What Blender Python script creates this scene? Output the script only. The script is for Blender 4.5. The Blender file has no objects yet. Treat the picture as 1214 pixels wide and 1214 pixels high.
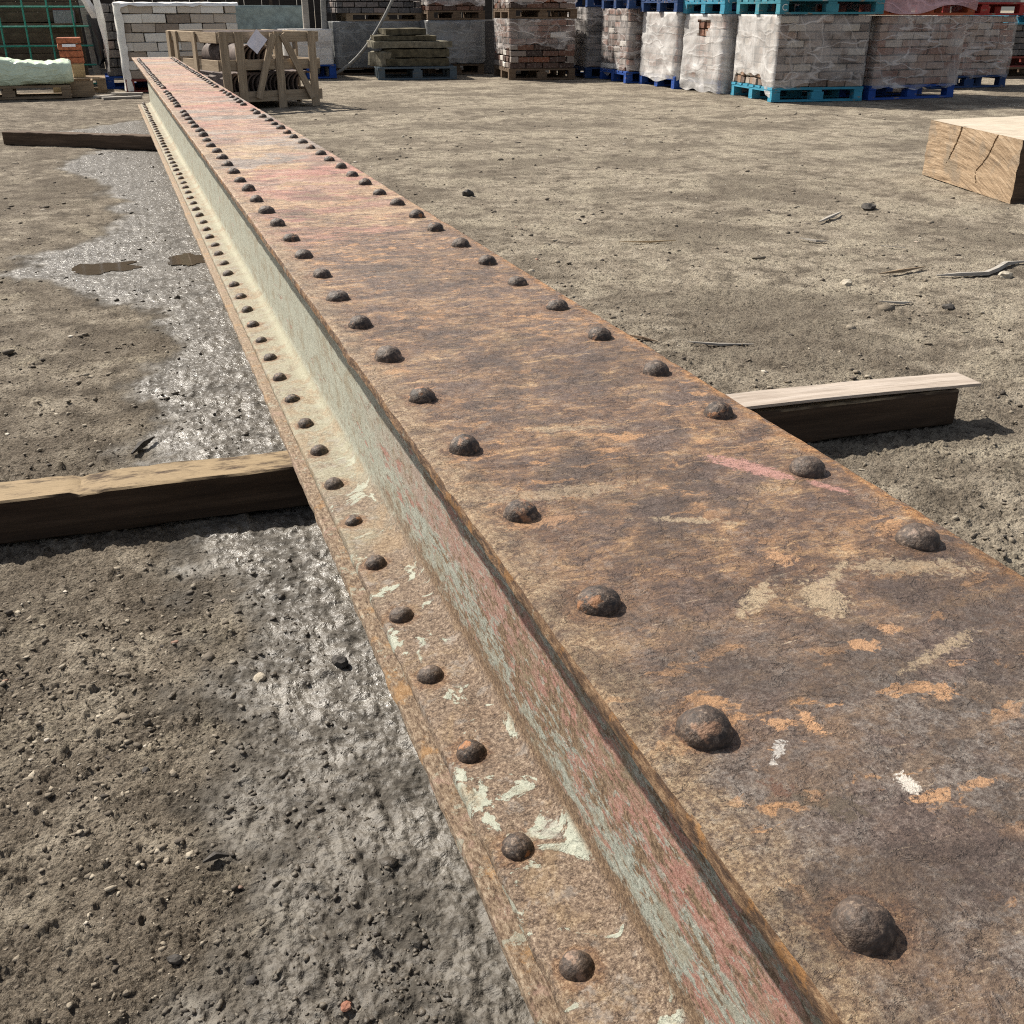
import bpy, bmesh, math, random
import numpy as np
from mathutils import Vector, Matrix, Euler, noise as mnoise

S = bpy.context.scene
COL = S.collection
rnd = random.Random(7)
R = math.radians

# ------------------------------------------------------------------ camera
CAM_H = 0.90
cam_d = bpy.data.cameras.new('camera')
cam_d.sensor_width = 36
cam_d.lens = 36 * 1230 / 1214
cam_d.clip_start = 0.02
cam_d.clip_end = 2000
cam = bpy.data.objects.new('camera', cam_d)
cam.location = (0, 0, CAM_H)
cam.rotation_euler = (R(90 - 25.853), 0, R(-19.834))
COL.objects.link(cam)
S.camera = cam

# ------------------------------------------------------------------ sky, sun, exposure
SUN_TRAVEL = Vector((0.52, -0.80, -1.0)).normalized()
W = bpy.data.worlds.new('World')
S.world = W
W.use_nodes = True
wn = W.node_tree.nodes
wn.clear()
sky = wn.new('ShaderNodeTexSky')
sky.sky_type = 'NISHITA'
sky.sun_disc = False
sky.sun_elevation = math.asin(-SUN_TRAVEL.z)
sky.sun_rotation = math.atan2(-SUN_TRAVEL.x, -SUN_TRAVEL.y)
sky.dust_density = 2.0
bgn = wn.new('ShaderNodeBackground')
bgn.inputs['Strength'].default_value = 0.075
won = wn.new('ShaderNodeOutputWorld')
hsv = wn.new('ShaderNodeHueSaturation')
hsv.inputs['Saturation'].default_value = 0.5
W.node_tree.links.new(sky.outputs[0], hsv.inputs['Color'])
W.node_tree.links.new(hsv.outputs[0], bgn.inputs[0])
W.node_tree.links.new(bgn.outputs[0], won.inputs[0])
sl = bpy.data.lights.new('sun', 'SUN')
sl.energy = 5.0
sl.angle = R(0.5)
sl.color = (1.0, 0.93, 0.82)
sun = bpy.data.objects.new('sun', sl)
sun.rotation_euler = SUN_TRAVEL.to_track_quat('-Z', 'Y').to_euler()
sun.location = (-5, 8, 10)
COL.objects.link(sun)
S.view_settings.view_transform = 'Standard'
S.view_settings.look = 'None'
S.view_settings.exposure = 0.74
S.view_settings.gamma = 1
S.view_settings.use_curve_mapping = False
S.render.engine = 'CYCLES'
S.cycles.max_bounces = 6
S.cycles.transparent_max_bounces = 12
S.cycles.use_denoising = False
S.cycles.filter_width = 1.15

# ------------------------------------------------------------------ node helpers
class NT:
    def __init__(s, name):
        s.m = bpy.data.materials.new(name)
        s.m.use_nodes = True
        s.t = s.m.node_tree
        s.t.nodes.clear()
        s.out = s.n('ShaderNodeOutputMaterial')

    def n(s, typ, **kw):
        nd = s.t.nodes.new(typ)
        for k, v in kw.items():
            setattr(nd, k, v)
        return nd

    def put(s, sock, v):
        if v is None:
            return
        if isinstance(v, bpy.types.NodeSocket):
            s.t.links.new(v, sock)
        elif sock.type == 'RGBA' and hasattr(v, '__len__'):
            sock.default_value = tuple(v) + ((1,) if len(v) == 3 else ())
        elif sock.type == 'RGBA':
            sock.default_value = (v, v, v, 1)
        else:
            sock.default_value = v

    def pos(s):
        return s.n('ShaderNodeNewGeometry').outputs['Position']

    def normal(s):
        return s.n('ShaderNodeNewGeometry').outputs['Normal']

    def obj(s):
        return s.n('ShaderNodeTexCoord').outputs['Object']

    def rand(s):
        return s.n('ShaderNodeObjectInfo').outputs['Random']

    def attr(s, name):
        return s.n('ShaderNodeAttribute', attribute_name=name).outputs['Fac']

    def xyz(s, v):
        nd = s.n('ShaderNodeSeparateXYZ')
        s.put(nd.inputs[0], v)
        return nd.outputs

    def comb(s, x, y, z):
        nd = s.n('ShaderNodeCombineXYZ')
        for i, v in enumerate((x, y, z)):
            s.put(nd.inputs[i], v)
        return nd.outputs[0]

    def scl(s, v, sc, off=(0, 0, 0), rot=(0, 0, 0)):
        nd = s.n('ShaderNodeMapping')
        s.put(nd.inputs['Vector'], v)
        nd.inputs['Scale'].default_value = sc
        nd.inputs['Location'].default_value = off
        nd.inputs['Rotation'].default_value = rot
        return nd.outputs[0]

    def vadd(s, a, b):
        nd = s.n('ShaderNodeVectorMath', operation='ADD')
        s.put(nd.inputs[0], a)
        s.put(nd.inputs[1], b)
        return nd.outputs[0]

    def noise(s, v, scale, detail=6, rough=0.55, dist=0.0, col=False):
        nd = s.n('ShaderNodeTexNoise')
        s.put(nd.inputs['Vector'], v)
        nd.inputs['Scale'].default_value = scale
        nd.inputs['Detail'].default_value = detail
        nd.inputs['Roughness'].default_value = rough
        nd.inputs['Distortion'].default_value = dist
        return nd.outputs['Color' if col else 'Fac']

    def voro(s, v, scale, out='Distance', feature='F1'):
        nd = s.n('ShaderNodeTexVoronoi', feature=feature)
        s.put(nd.inputs['Vector'], v)
        nd.inputs['Scale'].default_value = scale
        return nd.outputs[out]

    def ma(s, op, a, b=None, c=None, clamp=False):
        nd = s.n('ShaderNodeMath', operation=op, use_clamp=clamp)
        for i, v in enumerate((a, b, c)):
            if v is not None:
                s.put(nd.inputs[i], v)
        return nd.outputs[0]

    def step(s, v, lo, hi):
        nd = s.n('ShaderNodeMapRange', interpolation_type='SMOOTHSTEP')
        s.put(nd.inputs[0], v)
        if lo <= hi:
            nd.inputs[1].default_value, nd.inputs[2].default_value = lo, hi
        else:
            nd.inputs[1].default_value, nd.inputs[2].default_value = hi, lo
            nd.inputs[3].default_value, nd.inputs[4].default_value = 1, 0
        return nd.outputs[0]

    def mix(s, f, a, b):
        nd = s.n('ShaderNodeMix', data_type='RGBA')
        s.put(nd.inputs[0], f)
        s.put(nd.inputs[6], a)
        s.put(nd.inputs[7], b)
        return nd.outputs[2]

    def ramp(s, f, stops):
        nd = s.n('ShaderNodeValToRGB')
        s.put(nd.inputs[0], f)
        e = nd.color_ramp.elements
        while len(e) < len(stops):
            e.new(0.5)
        for el, (p, c) in zip(e, stops):
            el.position = p
            el.color = tuple(c) + (1,)
        return nd.outputs[0]

    def bump(s, h, strength=0.5, dist=0.01, nrm=None):
        nd = s.n('ShaderNodeBump')
        s.put(nd.inputs['Height'], h)
        nd.inputs['Strength'].default_value = strength
        nd.inputs['Distance'].default_value = dist
        if nrm is not None:
            s.put(nd.inputs['Normal'], nrm)
        return nd.outputs[0]

    def bsdf(s, color, rough=0.8, spec=0.3, nrm=None, metal=0.0):
        nd = s.n('ShaderNodeBsdfPrincipled')
        s.put(nd.inputs['Base Color'], color)
        s.put(nd.inputs['Roughness'], rough)
        s.put(nd.inputs['Specular IOR Level'], spec)
        s.put(nd.inputs['Metallic'], metal)
        if nrm is not None:
            s.put(nd.inputs['Normal'], nrm)
        return nd.outputs[0]

    def done(s, shader):
        s.t.links.new(shader, s.out.inputs[0])
        return s.m


# ------------------------------------------------------------------ numpy noise
_pr = np.random.RandomState(3)
_perm = np.concatenate([_pr.permutation(256)] * 3)
_ang = _pr.rand(256) * 2 * np.pi
_gx, _gy = np.cos(_ang), np.sin(_ang)
_rv = _pr.rand(256)


def perlin(x, y, seed=0):
    xi = np.floor(x).astype(np.int64)
    yi = np.floor(y).astype(np.int64)
    xf, yf = x - xi, y - yi
    xi, yi = (xi + seed * 37) & 255, (yi + seed * 91) & 255

    def g(ix, iy, dx, dy):
        h = _perm[_perm[ix & 255] + (iy & 255)]
        return _gx[h] * dx + _gy[h] * dy
    u = xf * xf * xf * (xf * (xf * 6 - 15) + 10)
    v = yf * yf * yf * (yf * (yf * 6 - 15) + 10)
    a = g(xi, yi, xf, yf)
    b = g(xi + 1, yi, xf - 1, yf)
    c = g(xi, yi + 1, xf, yf - 1)
    d = g(xi + 1, yi + 1, xf - 1, yf - 1)
    return (a + u * (b - a)) * (1 - v) + (c + u * (d - c)) * v * 1.0


def fbm(x, y, f, octs=4, gain=0.5, seed=0):
    s, a = 0, 1
    for o in range(octs):
        s = s + a * perlin(x * f, y * f, seed + o)
        f *= 2.03
        a *= gain
    return s


def clods(x, y, f, prob=0.5, seed=0):
    """half buried lumps: dome height in cell units"""
    X = x * f + 0.55 * perlin(x * f * 1.7, y * f * 1.7, seed + 60) + 0.3 * perlin(x * f * 4.1, y * f * 4.1, seed + 61)
    Y = y * f + 0.55 * perlin(x * f * 1.7, y * f * 1.7, seed + 62) + 0.3 * perlin(x * f * 4.1, y * f * 4.1, seed + 63)
    xi, yi = np.floor(X).astype(np.int64), np.floor(Y).astype(np.int64)
    out = np.zeros_like(X)
    for dx in (-1, 0, 1):
        for dy in (-1, 0, 1):
            cx, cy = xi + dx, yi + dy
            h = _perm[_perm[(cx + seed * 17) & 255] + ((cy + seed * 53) & 255)]
            h2, h3 = _perm[h + 71], _perm[h + 139]
            px, py = cx + 0.15 + 0.7 * _rv[h], cy + 0.15 + 0.7 * _rv[h2]
            r = 0.2 + 0.4 * _rv[h3]
            on = _rv[_perm[h + 200]] < prob
            d2 = ((X - px) ** 2 + (Y - py) ** 2) / r ** 2
            out = np.maximum(out, np.where(on, np.maximum(0, 1 - d2) ** 0.7 * r * (0.6 + 0.6 * _rv[h2]), 0))
    return out


# ------------------------------------------------------------------ mesh helpers
def me_np(name, V, F, mat=None, smooth=False, sharp=None):
    me = bpy.data.meshes.new(name)
    me.from_pydata([tuple(v) for v in V], [], [tuple(f) for f in F])
    if mat:
        me.materials.append(mat)
    if smooth:
        me.polygons.foreach_set('use_smooth', [True] * len(me.polygons))
        if sharp:
            me.set_sharp_from_angle(angle=R(sharp))
    me.update()
    return me


def me_fast(name, V, Q, mat=None, smooth=False):
    """quads only, from arrays"""
    me = bpy.data.meshes.new(name)
    V = np.asarray(V, np.float32)
    Q = np.asarray(Q, np.int32)
    k = Q.shape[1]
    me.vertices.add(len(V))
    me.vertices.foreach_set('co', V.ravel())
    me.loops.add(Q.size)
    me.loops.foreach_set('vertex_index', Q.ravel())
    me.polygons.add(len(Q))
    me.polygons.foreach_set('loop_start', np.arange(len(Q), dtype=np.int32) * k)
    if smooth:
        me.polygons.foreach_set('use_smooth', np.ones(len(Q), bool))
    me.update(calc_edges=True)
    me.validate()
    if mat:
        me.materials.append(mat)
    return me


def link(name, me, parent=None, loc=(0, 0, 0), rot=(0, 0, 0), mat=None):
    o = bpy.data.objects.new(name, me)
    COL.objects.link(o)
    o.parent = parent
    o.location = loc
    o.rotation_euler = rot
    if mat is not None:
        if not me.materials:
            me.materials.append(mat)
        o.material_slots[0].link = 'OBJECT'
        o.material_slots[0].material = mat
    return o


def tag(o, label=None, cat=None, group=None, kind=None):
    if label:
        o['label'] = label
    if cat:
        o['category'] = cat
    if group:
        o['group'] = group
    if kind:
        o['kind'] = kind
    return o


def thing(name, label, cat, loc=(0, 0, 0), yaw=0, group=None):
    o = bpy.data.objects.new(name, None)
    o.empty_display_size = 0.1
    COL.objects.link(o)
    o.location = loc
    o.rotation_euler = (0, 0, yaw)
    return tag(o, label, cat, group)


_boxc = {}


def box_me(w, d, h, var=0, jit=0.0, ch=0.0):
    """box with its centre at the origin, edges chamfered and corners uneven; cached by size"""
    key = (round(w, 3), round(d, 3), round(h, 3), var, jit, ch)
    if key in _boxc:
        return _boxc[key]
    bm = bmesh.new()
    bmesh.ops.create_cube(bm, size=1)
    q = random.Random(hash(key) & 0xffff)
    for v in bm.verts:
        v.co = Vector((v.co.x * w, v.co.y * d, v.co.z * h))
        if jit:
            v.co += Vector((q.uniform(-jit, jit), q.uniform(-jit, jit), q.uniform(-jit, jit)))
    if ch:
        bmesh.ops.bevel(bm, geom=bm.edges[:], offset=ch, segments=1, affect='EDGES')
    me = bpy.data.meshes.new('box')
    bm.to_mesh(me)
    bm.free()
    _boxc[key] = me
    return me


def box(name, w, d, h, c, mat, parent=None, rot=(0, 0, 0), var=0, jit=0.0, ch=0.0):
    return link(name, box_me(w, d, h, var, jit, ch), parent, c, rot, mat)


def sweep(prof, ts, axis_fn, disp=None):
    """closed profile (k,2) at every t -> V, quads, plus two end polygons"""
    k, n = len(prof), len(ts)
    V = np.zeros((n, k, 3))
    for i, t in enumerate(ts):
        V[i] = axis_fn(t, prof)
    if disp is not None:
        V = disp(V)
    F = []
    idx = np.arange(n * k).reshape(n, k)
    a, b = idx[:-1], idx[1:]
    Q = np.stack([a, np.roll(a, -1, 1), np.roll(b, -1, 1), b], -1).reshape(-1, 4)
    F = [tuple(q) for q in Q]
    F.append(tuple(idx[0][::-1]))
    F.append(tuple(idx[-1]))
    return V.reshape(-1, 3), F


def beam_timber(name, L, w, h, mat, parent=None, loc=(0, 0, 0), rot=(0, 0, 0), seg=120, rough=0.003, seed=0, skew=0.0, bow=0.0, nick=None):
    """sawn timber along +X from the origin, uneven, with rounded arrises"""
    k = 7
    p = []
    c = min(w, h) * 0.045
    pts = [(-w / 2 + c, -h / 2), (w / 2 - c, -h / 2), (w / 2, -h / 2 + c), (w / 2, h / 2 - c), (w / 2 - c, h / 2), (-w / 2 + c, h / 2), (-w / 2, h / 2 - c), (-w / 2, -h / 2 + c)]
    for i in range(8):
        a, b = np.array(pts[i]), np.array(pts[(i + 1) % 8])
        m = k if i % 2 == 0 else 1
        for j in range(m):
            p.append(a + (b - a) * j / m)
    p = np.array(p)
    ts = np.linspace(0, L, seg)

    def fn(t, pr):
        return np.stack([np.full(len(pr), t) + pr[:, 0] * skew, pr[:, 0], pr[:, 1] + bow * math.sin(math.pi * t / L)], -1)

    def disp(V):
        ang = np.arctan2(V[..., 2] / h, V[..., 1] / w)
        X = V[..., 0]
        g = fbm(X * 1.2, ang * 9, 3.0, 3, 0.6, seed) * rough + fbm(X * 8, ang * 3, 2.5, 3, 0.6, seed + 5) * rough * 0.7
        nrm = np.stack([np.zeros_like(ang), np.sign(V[..., 1]) * (np.abs(V[..., 1]) / w > 0.44), np.sign(V[..., 2]) * (np.abs(V[..., 2]) / h > 0.40)], -1)
        V = V + nrm * g[..., None]
        if nick:
            for (x0, x1, dz) in nick:
                m = (X > x0) & (X < x1) & (V[..., 2] > h * 0.3)
                V[..., 2] -= m * dz
        return V
    V, F = sweep(p, ts, fn, disp)
    F = [f[::-1] for f in F]
    me = me_np(name, V, F, mat, True, 32)
    return link(name, me, parent, loc, rot)


# ------------------------------------------------------------------ materials
def mat_ground():
    t = NT('dirt')
    P = t.pos()
    wet = t.attr('wet')
    x, y, z = t.xyz(P)
    n1 = t.noise(P, 1.3, 5, 0.6)
    n2 = t.noise(P, 9, 8, 0.68)
    n3 = t.noise(P, 75, 6, 0.75)
    n4 = t.noise(P, 360, 3, 0.65)
    dry = t.ramp(n2, [(0.36, (0.088, 0.073, 0.057)), (0.46, (0.165, 0.139, 0.109)), (0.54, (0.24, 0.205, 0.162)), (0.64, (0.345, 0.302, 0.242))])
    dry = t.mix(t.ma('MULTIPLY', t.step(x, 0.2, 2.0), 0.5), dry, t.ramp(n2, [(0.38, (0.165, 0.14, 0.108)), (0.5, (0.335, 0.287, 0.222)), (0.62, (0.475, 0.415, 0.325))]))
    # pale trodden dust, most of it on the open side of the yard
    open_ = t.step(x, 0.3, 2.2)
    pn = t.ma('ADD', t.noise(P, 3.1, 7, 0.66, 0.4), t.ma('MULTIPLY', open_, 0.07))
    pale = t.ma('MULTIPLY', t.step(pn, 0.52, 0.66), t.step(n3, 0.38, 0.58))
    dry = t.mix(t.ma('MULTIPLY', pale, 0.85), dry, (0.40, 0.352, 0.27))
    dry = t.mix(t.ma('MULTIPLY', t.step(n1, 0.55, 0.40), 0.62), dry, t.mix(n3, (0.06, 0.048, 0.037), (0.155, 0.128, 0.10)))
    dry = t.mix(t.ma('MULTIPLY', t.step(n3, 0.49, 0.39), 0.78), dry, (0.05, 0.041, 0.032))
    dry = t.mix(t.ma('MULTIPLY', t.step(n4, 0.54, 0.68), 0.45), dry, (0.37, 0.33, 0.265))
    dark = t.ramp(n2, [(0.36, (0.055, 0.049, 0.041)), (0.5, (0.10, 0.089, 0.075)), (0.64, (0.155, 0.14, 0.118))])
    dark = t.mix(t.ma('MULTIPLY', t.step(n3, 0.48, 0.36), 0.6), dark, (0.03, 0.026, 0.022))
    w1 = t.step(wet, 0.02, 0.65)
    col = t.mix(w1, dry, dark)
    film_ = t.step(t.ma('ADD', t.ma('MULTIPLY', n3, 0.55), t.ma('MULTIPLY', n2, 0.45)), 0.44, 0.53)
    gl = t.ma('MULTIPLY', t.step(wet, 0.25, 0.9), t.ma('ADD', 0.25, t.ma('MULTIPLY', film_, 0.75)))
    # standing moisture gathers in places; the mud nearest the camera has begun to drain
    moist = t.step(t.ma('ADD', t.ma('ADD', t.ma('MULTIPLY', y, 0.55), t.ma('MULTIPLY', x, 1.3)), t.ma('MULTIPLY', t.noise(P, 4.5, 5, 0.62), 0.9)), 1.05, 1.6)
    gl = t.ma('MULTIPLY', gl, t.ma('ADD', 0.52, t.ma('MULTIPLY', moist, 0.48)))
    rough = t.ma('SUBTRACT', 0.97, t.ma('MULTIPLY', gl, 0.70))
    spec = t.ma('ADD', 0.10, t.ma('MULTIPLY', gl, 0.75))
    h = t.ma('ADD', t.ma('MULTIPLY', n3, 0.7), t.ma('MULTIPLY', n4, 0.3))
    h = t.ma('SUBTRACT', h, t.ma('MULTIPLY', t.voro(P, 160), 0.3))
    # wet mud is smooth between its lumps
    hw = t.ma('ADD', t.ma('MULTIPLY', t.noise(P, 48, 4, 0.55, 0.4), 0.55), t.ma('MULTIPLY', n3, 0.16))
    mixh = t.n('ShaderNodeMix', data_type='FLOAT')
    t.put(mixh.inputs[0], t.step(wet, 0.2, 0.8))
    t.put(mixh.inputs[2], h)
    t.put(mixh.inputs[3], hw)
    b = t.bump(mixh.outputs[0], 1.0, 0.017)
    return t.done(t.bsdf(col, rough, spec, b))


def mat_gravel():
    t = NT('gravel_stone')
    tone = t.attr('tone')
    wet = t.attr('wet')
    P = t.pos()
    c = t.ramp(tone, [(0.0, (0.04, 0.034, 0.03)), (0.10, (0.10, 0.083, 0.065)), (0.4, (0.155, 0.13, 0.10)), (0.8, (0.225, 0.192, 0.148)), (0.97, (0.33, 0.29, 0.23)), (0.992, (0.46, 0.42, 0.36)), (1.0, (0.28, 0.15, 0.1))])
    c = t.mix(t.ma('MULTIPLY', t.step(wet, 0.1, 0.6), 0.75), c, (0.06, 0.052, 0.043))
    rough = t.ma('SUBTRACT', 0.92, t.ma('MULTIPLY', wet, 0.45))
    b = t.bump(t.noise(P, 260, 4), 0.5, 0.004)
    return t.done(t.bsdf(c, rough, 0.3, b))


def mat_stone(name, c1, c2, scale=60):
    t = NT(name)
    P = t.obj()
    n = t.noise(P, scale, 6, 0.65)
    c = t.mix(t.step(n, 0.35, 0.7), c1, c2)
    return t.done(t.bsdf(c, 0.85, 0.3, t.bump(n, 0.6, 0.006)))


def mat_top():
    """rusted top plate with rubbed paint"""
    t = NT('rusted_top_plate')
    P = t.pos()
    x, y, z = t.xyz(P)
    fine = t.noise(P, 420, 4, 0.8)
    med = t.noise(P, 165, 8, 0.82)
    big = t.noise(t.scl(P, (1, 0.7, 1)), 9, 8, 0.66)
    dist = t.noise(P, 30, 4, 0.6, col=True)
    PD = t.vadd(P, t.scl(dist, (0.03, 0.03, 0.0), (-0.015, -0.015, 0)))
    # drag marks lie across the plate
    st = t.noise(t.scl(PD, (5, 42, 1)), 3.0, 9, 0.72)
    st2 = t.noise(t.scl(P, (9, 120, 1), (3, 1, 0), (0, 0, R(8))), 2.0, 6, 0.7)
    grain = t.noise(t.scl(P, (45, 170, 1)), 2.2, 8, 0.78)
    patch = t.noise(t.scl(P, (1, 1.5, 1), (6, 2, 0)), 15, 9, 0.74, 0.5)
    sg = t.ma('ADD', t.ma('ADD', t.ma('MULTIPLY', st, 0.30), t.ma('MULTIPLY', grain, 0.27)), t.ma('MULTIPLY', patch, 0.43))
    rust = t.ramp(sg, [(0.39, (0.036, 0.020, 0.015)), (0.455, (0.105, 0.055, 0.032)), (0.51, (0.21, 0.115, 0.06)), (0.56, (0.37, 0.22, 0.105)), (0.62, (0.60, 0.44, 0.27))])
    blot = t.noise(P, 48, 8, 0.78)
    rust = t.mix(t.ma('MULTIPLY', t.step(blot, 0.5, 0.41), 0.65), rust, (0.06, 0.037, 0.03))
    rust = t.mix(t.ma('MULTIPLY', t.step(blot, 0.53, 0.60), 0.5), rust, t.mix(fine, (0.17, 0.125, 0.10), (0.40, 0.31, 0.24)))
    mf = t.ma('ADD', t.ma('MULTIPLY', med, 0.7), t.ma('MULTIPLY', fine, 0.3))
    grey = t.ramp(mf, [(0.38, (0.03, 0.02, 0.016)), (0.45, (0.085, 0.06, 0.047)), (0.50, (0.152, 0.12, 0.10)), (0.55, (0.205, 0.173, 0.15)), (0.64, (0.34, 0.295, 0.26))])
    grey = t.mix(t.ma('MULTIPLY', t.step(t.noise(P, 30, 8, 0.76), 0.47, 0.56), 0.7), grey, t.ramp(mf, [(0.38, (0.06, 0.035, 0.025)), (0.52, (0.165, 0.105, 0.062)), (0.66, (0.32, 0.215, 0.13))]))
    nearm = t.ma('ADD', t.step(y, 0.66, 0.36), t.ma('MULTIPLY', t.ma('SUBTRACT', big, 0.5), 2.4), clamp=True)
    c = t.mix(nearm, rust, grey)
    # purple brown scale
    dk = t.step(t.noise(P, 13, 8, 0.7, 0.3), 0.48, 0.60)
    dk = t.ma('MULTIPLY', dk, t.ma('MULTIPLY', t.step(y, 2.6, 1.3), t.step(x, 0.26, 0.36)))
    c = t.mix(t.ma('MULTIPLY', dk, 0.8), c, t.ramp(mf, [(0.38, (0.032, 0.018, 0.015)), (0.5, (0.095, 0.06, 0.048)), (0.6, (0.20, 0.145, 0.12))]))
    # red lead paint that survives further along, worn in bands
    PB = t.vadd(P, t.scl(t.noise(P, 6, 5, 0.65, col=True), (0.1, 0.35, 0), (-0.05, -0.17, 0)))
    band = t.noise(t.scl(PB, (0.9, 2.3, 1), (2, 0, 0)), 1.0, 4, 0.6)
    pinkc = t.ramp(sg, [(0.40, (0.14, 0.07, 0.05)), (0.46, (0.25, 0.132, 0.094)), (0.52, (0.345, 0.20, 0.145)), (0.60, (0.50, 0.36, 0.27))])
    redc = t.ramp(sg, [(0.40, (0.19, 0.065, 0.048)), (0.5, (0.35, 0.15, 0.112)), (0.60, (0.50, 0.29, 0.22))])
    greyc = t.ramp(sg, [(0.40, (0.11, 0.08, 0.066)), (0.5, (0.245, 0.195, 0.165)), (0.58, (0.43, 0.36, 0.30))])
    ochc = t.ramp(sg, [(0.41, (0.18, 0.10, 0.05)), (0.5, (0.36, 0.235, 0.13)), (0.58, (0.55, 0.42, 0.26))])
    bands = t.mix(t.step(band, 0.525, 0.56), pinkc, redc)
    bands = t.mix(t.step(band, 0.47, 0.43), bands, greyc)
    band2 = t.noise(t.scl(PB, (1.0, 3.6, 1), (9, 4, 0)), 1.0, 5, 0.65)
    bands = t.mix(t.ma('MULTIPLY', t.step(band2, 0.52, 0.57), 0.85), bands, ochc)
    far = t.ma('ADD', t.step(y, 1.1, 3.0), t.ma('MULTIPLY', t.ma('SUBTRACT', st, 0.5), 2.0))
    far = t.ma('ADD', far, t.ma('MULTIPLY', t.ma('SUBTRACT', big, 0.5), 1.0))
    c = t.mix(t.ma('MULTIPLY', t.step(far, 0.40, 0.80), 0.95), c, bands)
    # ochre and cream drag streaks
    och = t.ma('MULTIPLY', t.step(st, 0.55, 0.66), t.step(grain, 0.36, 0.55))
    och = t.ma('MULTIPLY', och, t.step(y, 0.45, 0.9))
    c = t.mix(t.ma('MULTIPLY', och, 0.7), c, t.mix(fine, (0.40, 0.225, 0.09), (0.62, 0.45, 0.27)))
    cr = t.ma('MULTIPLY', t.step(st2, 0.60, 0.68), t.step(fine, 0.42, 0.55))
    c = t.mix(t.ma('MULTIPLY', cr, 0.65), c, (0.60, 0.47, 0.32))
    # fresh orange rust blooms, mid range
    ob = t.noise(t.scl(PD, (14, 26, 1), (1, 5, 0)), 1.6, 6, 0.62)
    om = t.ma('MULTIPLY', t.step(ob, 0.575, 0.615), t.step(t.noise(P, 5.2, 3), 0.40, 0.54))
    om = t.ma('MULTIPLY', om, t.step(med, 0.36, 0.5))
    c = t.mix(t.ma('MULTIPLY', om, 0.8), c, t.mix(fine, (0.33, 0.14, 0.045), (0.60, 0.36, 0.18)))
    # edges: rust lines along both arrises
    el = t.ma('SUBTRACT', x, 0.242)
    ew = t.ma('ADD', el, t.ma('MULTIPLY', t.ma('SUBTRACT', t.noise(P, 26, 5, 0.65), 0.5), 0.09))
    c = t.mix(t.ma('MULTIPLY', t.step(ew, 0.050, 0.008), t.ma('ADD', 0.38, t.ma('MULTIPLY', t.step(blot, 0.42, 0.55), 0.5))), c, t.ramp(mf, [(0.41, (0.09, 0.05, 0.028)), (0.47, (0.21, 0.135, 0.075)), (0.53, (0.36, 0.255, 0.15)), (0.60, (0.52, 0.41, 0.27))]))
    er = t.ma('SUBTRACT', 0.621, x)
    er = t.ma('ADD', er, t.ma('MULTIPLY', t.ma('SUBTRACT', t.noise(P, 40, 5, 0.65), 0.5), 0.035))
    c = t.mix(t.ma('MULTIPLY', t.ma('MULTIPLY', t.step(er, 0.022, 0.004), t.step(y, 2.8, 1.6)), t.step(t.noise(P, 45, 7, 0.7), 0.40, 0.52)), c, t.ramp(med, [(0.38, (0.12, 0.05, 0.018)), (0.5, (0.34, 0.155, 0.045)), (0.62, (0.55, 0.32, 0.14))]))
    # rust bleeds round every rivet and broad stains cross the plate
    yr = t.ma('SUBTRACT', t.ma('MULTIPLY', t.ma('FRACT', t.ma('DIVIDE', t.ma('SUBTRACT', y, 0.288 - 0.08015), 0.1603)), 0.1603), 0.08015)
    xr = t.ma('SUBTRACT', t.ma('ABSOLUTE', t.ma('SUBTRACT', x, 0.43175)), 0.14625)
    rr_ = t.ma('SQRT', t.ma('ADD', t.ma('MULTIPLY', yr, yr), t.ma('MULTIPLY', xr, xr)))
    rr_ = t.ma('ADD', rr_, t.ma('MULTIPLY', t.ma('SUBTRACT', t.noise(P, 60, 7, 0.72), 0.5), 0.055))
    ring = t.step(rr_, 0.031, 0.019)
    c = t.mix(t.ma('MULTIPLY', ring, 0.75), c, t.ramp(mf, [(0.41, (0.04, 0.02, 0.013)), (0.48, (0.13, 0.062, 0.03)), (0.54, (0.25, 0.125, 0.055)), (0.62, (0.45, 0.29, 0.16))]))
    stain = t.noise(P, 6.5, 7, 0.68, 0.8)
    c = t.mix(t.ma('MULTIPLY', t.step(stain, 0.50, 0.41), 0.58), c, t.mix(0.72, c, (0.03, 0.018, 0.012)))
    # single marks that can be recognised: flakes of paint and scraped patches
    def mark(cx, cy, rx, ry, rot, color, amt=0.9, seed=0, ragged=0.9):
        nonlocal c
        q = t.scl(t.vadd(P, (-cx, -cy, -0.5)), (1, 1, 0), (0, 0, 0), (0, 0, R(rot)))
        q = t.scl(q, (1 / rx, 1 / ry, 0))
        ln = t.n('ShaderNodeVectorMath', operation='LENGTH')
        t.put(ln.inputs[0], q)
        d = t.ma('ADD', ln.outputs['Value'], t.ma('MULTIPLY', t.ma('SUBTRACT', t.noise(t.vadd(P, (seed, 0, 0)), 105, 7, 0.72, 1.0), 0.5), ragged * 6.5))
        m = t.ma('MULTIPLY', t.ma('MULTIPLY', t.step(d, 1.15, 0.75), amt), t.step(med, 0.36, 0.48))
        c = t.mix(m, c, color)

    pink = t.mix(med, (0.26, 0.10, 0.08), (0.58, 0.33, 0.275))
    orange = t.mix(fine, (0.38, 0.17, 0.07), (0.60, 0.38, 0.21))
    tan = t.mix(med, (0.26, 0.18, 0.10), (0.58, 0.46, 0.31))
    mark(0.530, 0.795, 0.040, 0.013, 58, pink, 0.95, 1, 0.42)
    mark(0.545, 0.770, 0.022, 0.008, 50, pink, 0.95, 1.6, 0.5)
    mark(0.575, 0.73, 0.022, 0.006, 62, pink, 0.9, 2, 0.5)
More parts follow.
